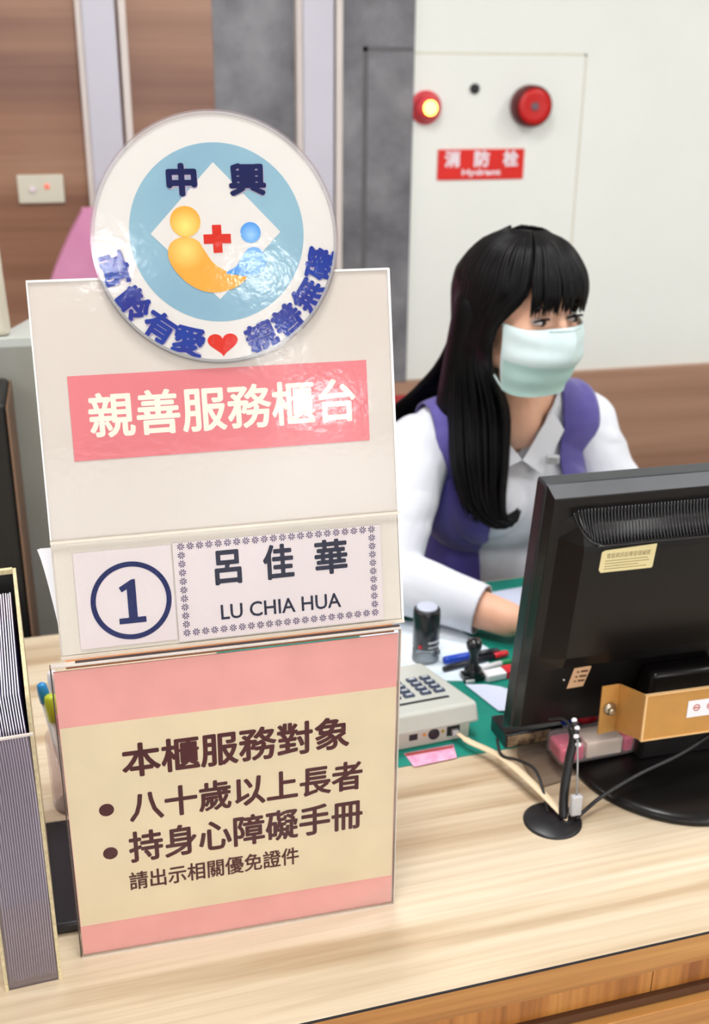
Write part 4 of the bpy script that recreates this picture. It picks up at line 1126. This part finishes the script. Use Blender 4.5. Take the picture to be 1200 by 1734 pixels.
# vest, open in front, no sleeves
v = Vol(); body_prims(v, .0195)
def vest_cut(co, n):
    x, y, z = co.x+PO.x, co.y+PO.y, co.z-ZC
    if z < -.20: return True
    # arm holes
    if x < .545 and z > .02 - (.545-x)*.2 and z > .03: return x < .528 + max(0, (.10-z))*.2
    if x > .800 and z > .03: return x > .822 - max(0, (.10-z))*.2
    # open front, wide V
    if y < 1.66:
        h = z - .02
        half = .052 + max(0, h)*.09
        cx = .672
        if abs(x-cx) < half and n.y < .55: return True
        if z > .235 and abs(x-cx) < .075: return True
    if (co - w(.672, 1.605, .295)).length < .068: return True
    return False
vest = v.solid('vest', MT['vest_purple'], per, .0045, 3, vest_cut, .0022)
# skirt
v = Vol()
v.ell(w(.674, 1.735, -.215), (.178, .140, .125))
v.cap(w(.600, 1.720, -.225), w(.590, 1.430, -.215), .092, .080); v.cap(w(.748, 1.720, -.225), w(.758, 1.430, -.215), .092, .080); v.cap(w(.674, 1.70, -.225), w(.674, 1.430, -.215), .088, .074)
sk = v.solid('skirt', MT['skirt_dark'], per, .007, 3, lambda co, n: co.y < w(0, 1.375, 0).y or co.z > ZC-.125)
# badge and ring of the blouse
b = MB(); b.T = Matrix.Translation(w(0.7143, 1.527, 0.2016)) @ Matrix.Rotation(R(-12), 4, 'Z'); b.box(-.012, .010, -.008, 0, -.007, .009, .003); b.build('badge', MT['silver'], per)

# face mask
def maskpt(a, t, out=0.0):
    """a -1..1 across, t 0 top .. 1 bottom"""
    ang = a*R(78)
    zc_ = -.020 - .100*t
    if t < .12: zc_ += .010*(1-abs(a)*1.6 if abs(a) < .6 else 0.0)*(1-t/.12)
    rx = .0690 - .012*max(0, t-.45)**1.3*2.2
    ry = .066 + .018*math.exp(-((t-.30)/.30)**2) - .020*max(0, t-.55)*1.6
    nose_ = .012*math.exp(-(a/.16)**2)*math.exp(-((t-.14)/.30)**2)
    side = abs(a)
    zc_ += (-.004 + .022*(t-.5)*-1)*(side**2)*1.0 + (.020*t*side**3)
    y = -.030 - (ry+nose_)*math.cos(ang) 
    x = rx*math.sin(ang)
    pl = .0016*math.sin(t*PI*6.0)*(1-side**4)
    n = Vector((math.sin(ang), -math.cos(ang), 0))
    return hd(x, y, zc_) + HROT @ (n*(out+pl))
b = MB(); NA, NT = 40, 30
for s_ in (0, 1):
    V = []; F = []
    for k in range(NT+1):
        for i in range(NA+1): V.append(maskpt(-1+2*i/NA, k/NT, .0018*s_))
    for k in range(NT):
        for i in range(NA): F.append((k*(NA+1)+i, k*(NA+1)+i+1, (k+1)*(NA+1)+i+1, (k+1)*(NA+1)+i))
    b._add(V, F, True)
edge = [(-1+2*i/NA, 0) for i in range(NA+1)] + [(1, k/NT) for k in range(1, NT+1)] + [(1-2*i/NA, 1) for i in range(1, NA+1)] + [(-1, 1-k/NT) for k in range(1, NT)]
V = [maskpt(a, t, 0) for a, t in edge] + [maskpt(a, t, .0018) for a, t in edge]; n = len(edge)
b._add(V, [(i, (i+1) % n, n+(i+1) % n, n+i) for i in range(n)], True)
mk_ = b.build('face_mask', MT['mask_white'], per)
# lower fold of the mask, one shade greener
b = MB(); V = []; F = []
for k in range(13):
    t = .50 + .50*k/12
    for i in range(NA-1): V.append(maskpt(-.95+1.90*i/(NA-2), t, .0022))
for k in range(12):
    for i in range(NA-2): F.append((k*(NA-1)+i, k*(NA-1)+i+1, (k+1)*(NA-1)+i+1, (k+1)*(NA-1)+i))
b._add(V, F, True); lf = b.build('lower_fold', MT['mask_mint'], mk_)
for sx in (-1, 1):
    b = MB()
    b.tube(bez([maskpt(sx, .02, .001), hd(.0715*sx, -.006, -.014), hd(.078*sx, .022, -.006), hd(.077*sx, .022, -.050), hd(.070*sx, -.004, -.070), maskpt(sx, .97, .001)], 6), .0016, 8)
    b.build('ear_loop', MT['mask_white'], mk_)
b = MB(); b.tube([maskpt(-.30+.6*i/10, .015, .0026) for i in range(11)], .0016, 6, .6); b.build('nose_wire', MT['mask_white'], mk_)

# hair: a scalp shell and many locks
v = Vol()
v.ell(hd(0, .004, .022), (.0795, .098, .083), HROT)
v.cap(hd(0, .050, .010), w(.665, 1.650, .215), .078, .075, 1.0)
v.cap(hd(-.052, .030, -.010), w(.585, 1.615, .200), .042, .048)
v.cap(hd(.050, .040, -.010), w(.745, 1.655, .205), .040, .040)
HI = HROT.inverted()
def cap_cut(co, n):
    q = HI @ (co - HC)
    if q.y < -.030 and q.z < .026 and abs(q.x) < .076: return True
    if q.y < -.026 and q.z < .020 and -.076 < q.x < -.030: return True
    if q.y < -.050 and q.z < .050 and abs(q.x) < .060: return True
    if q.y < -.004 and q.z < -.02 and abs(q.x) < .060: return True
    return False
hair = v.solid('hair', MT['hair_black'], per, .005, 4, cap_cut)
rnd = random.Random(3)
b = MB()
def surf(phi, th, k=1.0):
    """point on the hair dome; phi 0 front + left, th 0 crown"""
    x = math.sin(th)*math.sin(phi); y = -math.sin(th)*math.cos(phi); z = math.cos(th)
    return hd(.0825*k*x, .001 + .1055*k*y, .022+.0875*k*z)
def lock(pts, r0, r1, seg=4, fl=.55):
    P = bez(pts, seg); m_ = len(P)
    rr = [max(.0004, r0*(min(1, .35+t*3))*(1-t**5) + r1*t**5) for t in [i/(m_-1) for i in range(m_)]]
    b.tube(P, rr, 6, fl, caps=True)
part = hd(0, .012, .122)
# fringe
for i in range(150):
    phi = R(rnd.uniform(-38, 62)); j = rnd.uniform(.985, 1.012)
    endz = .010 + rnd.uniform(-.005, .006) + .010*(abs(phi)/R(58))**2*(-1.4)
    if R(4) < phi < R(14) and rnd.random() < .75: endz += .018       # the thin gap in the fringe
    p0 = surf(phi*.75, R(12), j); p1 = surf(phi*.9, R(38), j*1.01); p2 = surf(phi, R(64), j*1.01); 
    q = surf(phi*1.0, R(84), j*1.0)
    e_ = HI @ (q - HC); e2 = Vector((e_.x*.99, e_.y*.985, endz)); m2 = Vector((e_.x*1.01, e_.y*1.01, .034))
    lock([p0, p1, p2, hd(*m2), hd(*e2)], rnd.uniform(.0022, .0042), .0006)
# her right side (image left): curtain in front of the shoulder, curling at the end
for i in range(230):
    u = rnd.random(); phi = -R(40 + 74*u); j = rnd.uniform(.98, 1.03)
    p0 = surf(phi*.9, R(16), j); p1 = surf(phi, R(50), j); p2 = surf(phi, R(88), j)
    t_ = rnd.uniform(-.006, .006); dep = rnd.uniform(-.012, .018)
    fx = (1-u)                                  # 1: strands nearest the face
    p2 = HI @ (surf(phi, R(84), j) - HC); p2 = hd(p2.x, p2.y*(1 if u > .3 else .86), p2.z)
    f1 = hd(-.079 - .004*u, -.040 + .075*u + t_*.5, -.020)
    f2 = hd(-.080 - .006*u, -.034 + .075*u + t_*.5, -.070)
    a2 = w(.556 + .070*fx + t_, 1.528 + dep + .03*(1-fx), .292)
    a3 = w(.550 + .078*fx + t_, 1.520 + dep, .215)
    a4 = w(.562 + .060*fx + t_, 1.508 + dep, .155)
    L = rnd.random()
    pts = [p0, p1, p2, f1, f2, a2, a3, a4]
    if L > .35: pts += [w(.588 + .036*fx + t_, 1.500 + dep*.8, .124), w(.618 + .020*fx + t_*1.5, 1.496+dep*.8, .112 + t_), w(.648+t_, 1.500+dep*.6, .126+t_)]
    else: pts += [w(.574+.02*fx+t_, 1.505+dep, .115+.03*rnd.random())]
    lock(pts, rnd.uniform(.0035, .0062), .0008, 4)
# back and over her right shoulder
for i in range(170):
    u = rnd.random(); phi = -R(105 + 75*u); j = rnd.uniform(.98, 1.02)
    p0 = surf(phi*.9, R(18), j); p1 = surf(phi, R(55), j); p2 = surf(phi, R(95), j)
    x = .500 + .16*u + rnd.uniform(-.01, .01)
    lock([p0, p1, p2, w(.560+.10*u, 1.640+.03*u, .345), w((.560+x)/2, 1.672, .285), w(x, 1.705, .232), w(x+.01, 1.742, .12), w(x+.02, 1.755, .02-.05*rnd.random())], rnd.uniform(.004, .007), .001, 4)
# back and her left side (image right): behind the shoulder
for i in range(170):
    u = rnd.random(); phi = R(62 + 118*u); j = rnd.uniform(.98, 1.02)
    p0 = surf(phi*.9, R(16), j); p1 = surf(phi, R(52), j); p2 = surf(phi, R(92), j)
    x = .800 - .10*u + rnd.uniform(-.012, .012)
    lock([p0, p1, p2, w(.728-.02*u, 1.575+.06*u, .370), w(.755-.05*u, 1.620+.05*u, .300), w(x, 1.690+.02*u, .240), w(x+.012, 1.735, .12), w(x+.01, 1.750, .02-.05*rnd.random())], rnd.uniform(.004, .0065), .001, 4)
b.build('hair_locks', MT['hair_black'], hair)

# her chair
mk('seat_red', (150, 30, 34), 0.7, nz=0.1)
oc = thing('office_chair', 'dark red office chair the woman sits on behind the counter', 'chair', (.66, 1.80, 0))
MB().box(-.225, .215, -.22, .20, ZC-.42, ZC-.345, .03, 3).build('seat', MT['seat_red'], oc)
MB().hull8([(-.20, .215, ZC-.25), (.20, .215, ZC-.25), (.20, .265, ZC-.25), (-.20, .265, ZC-.25)], [(-.17, .235, ZC+.165), (.17, .235, ZC+.165), (.17, .275, ZC+.165), (-.17, .275, ZC+.165)], .02).build('backrest', MT['seat_red'], oc)
MB().box(-.03, .03, .20, .225, ZC-.40, ZC-.10, .006).box(-.03, .03, .0, .21, ZC-.45, ZC-.42, .006).build('back_bar', MT['chair_frame'], oc)
MB().lathe([(.028, .06), (.028, ZC-.421)], 16).build('post', MT['chair_frame'], oc)
for k in range(5):
    a = 2*PI*k/5+.3
    MB().tube([(0, 0, .09), (.26*math.cos(a), .26*math.sin(a), .045)], [.022, .014], 10).ell((.26*math.cos(a), .26*math.sin(a), .025), (.022, .022, .025), 12, 8).build('leg', MT['chair_frame'], oc)
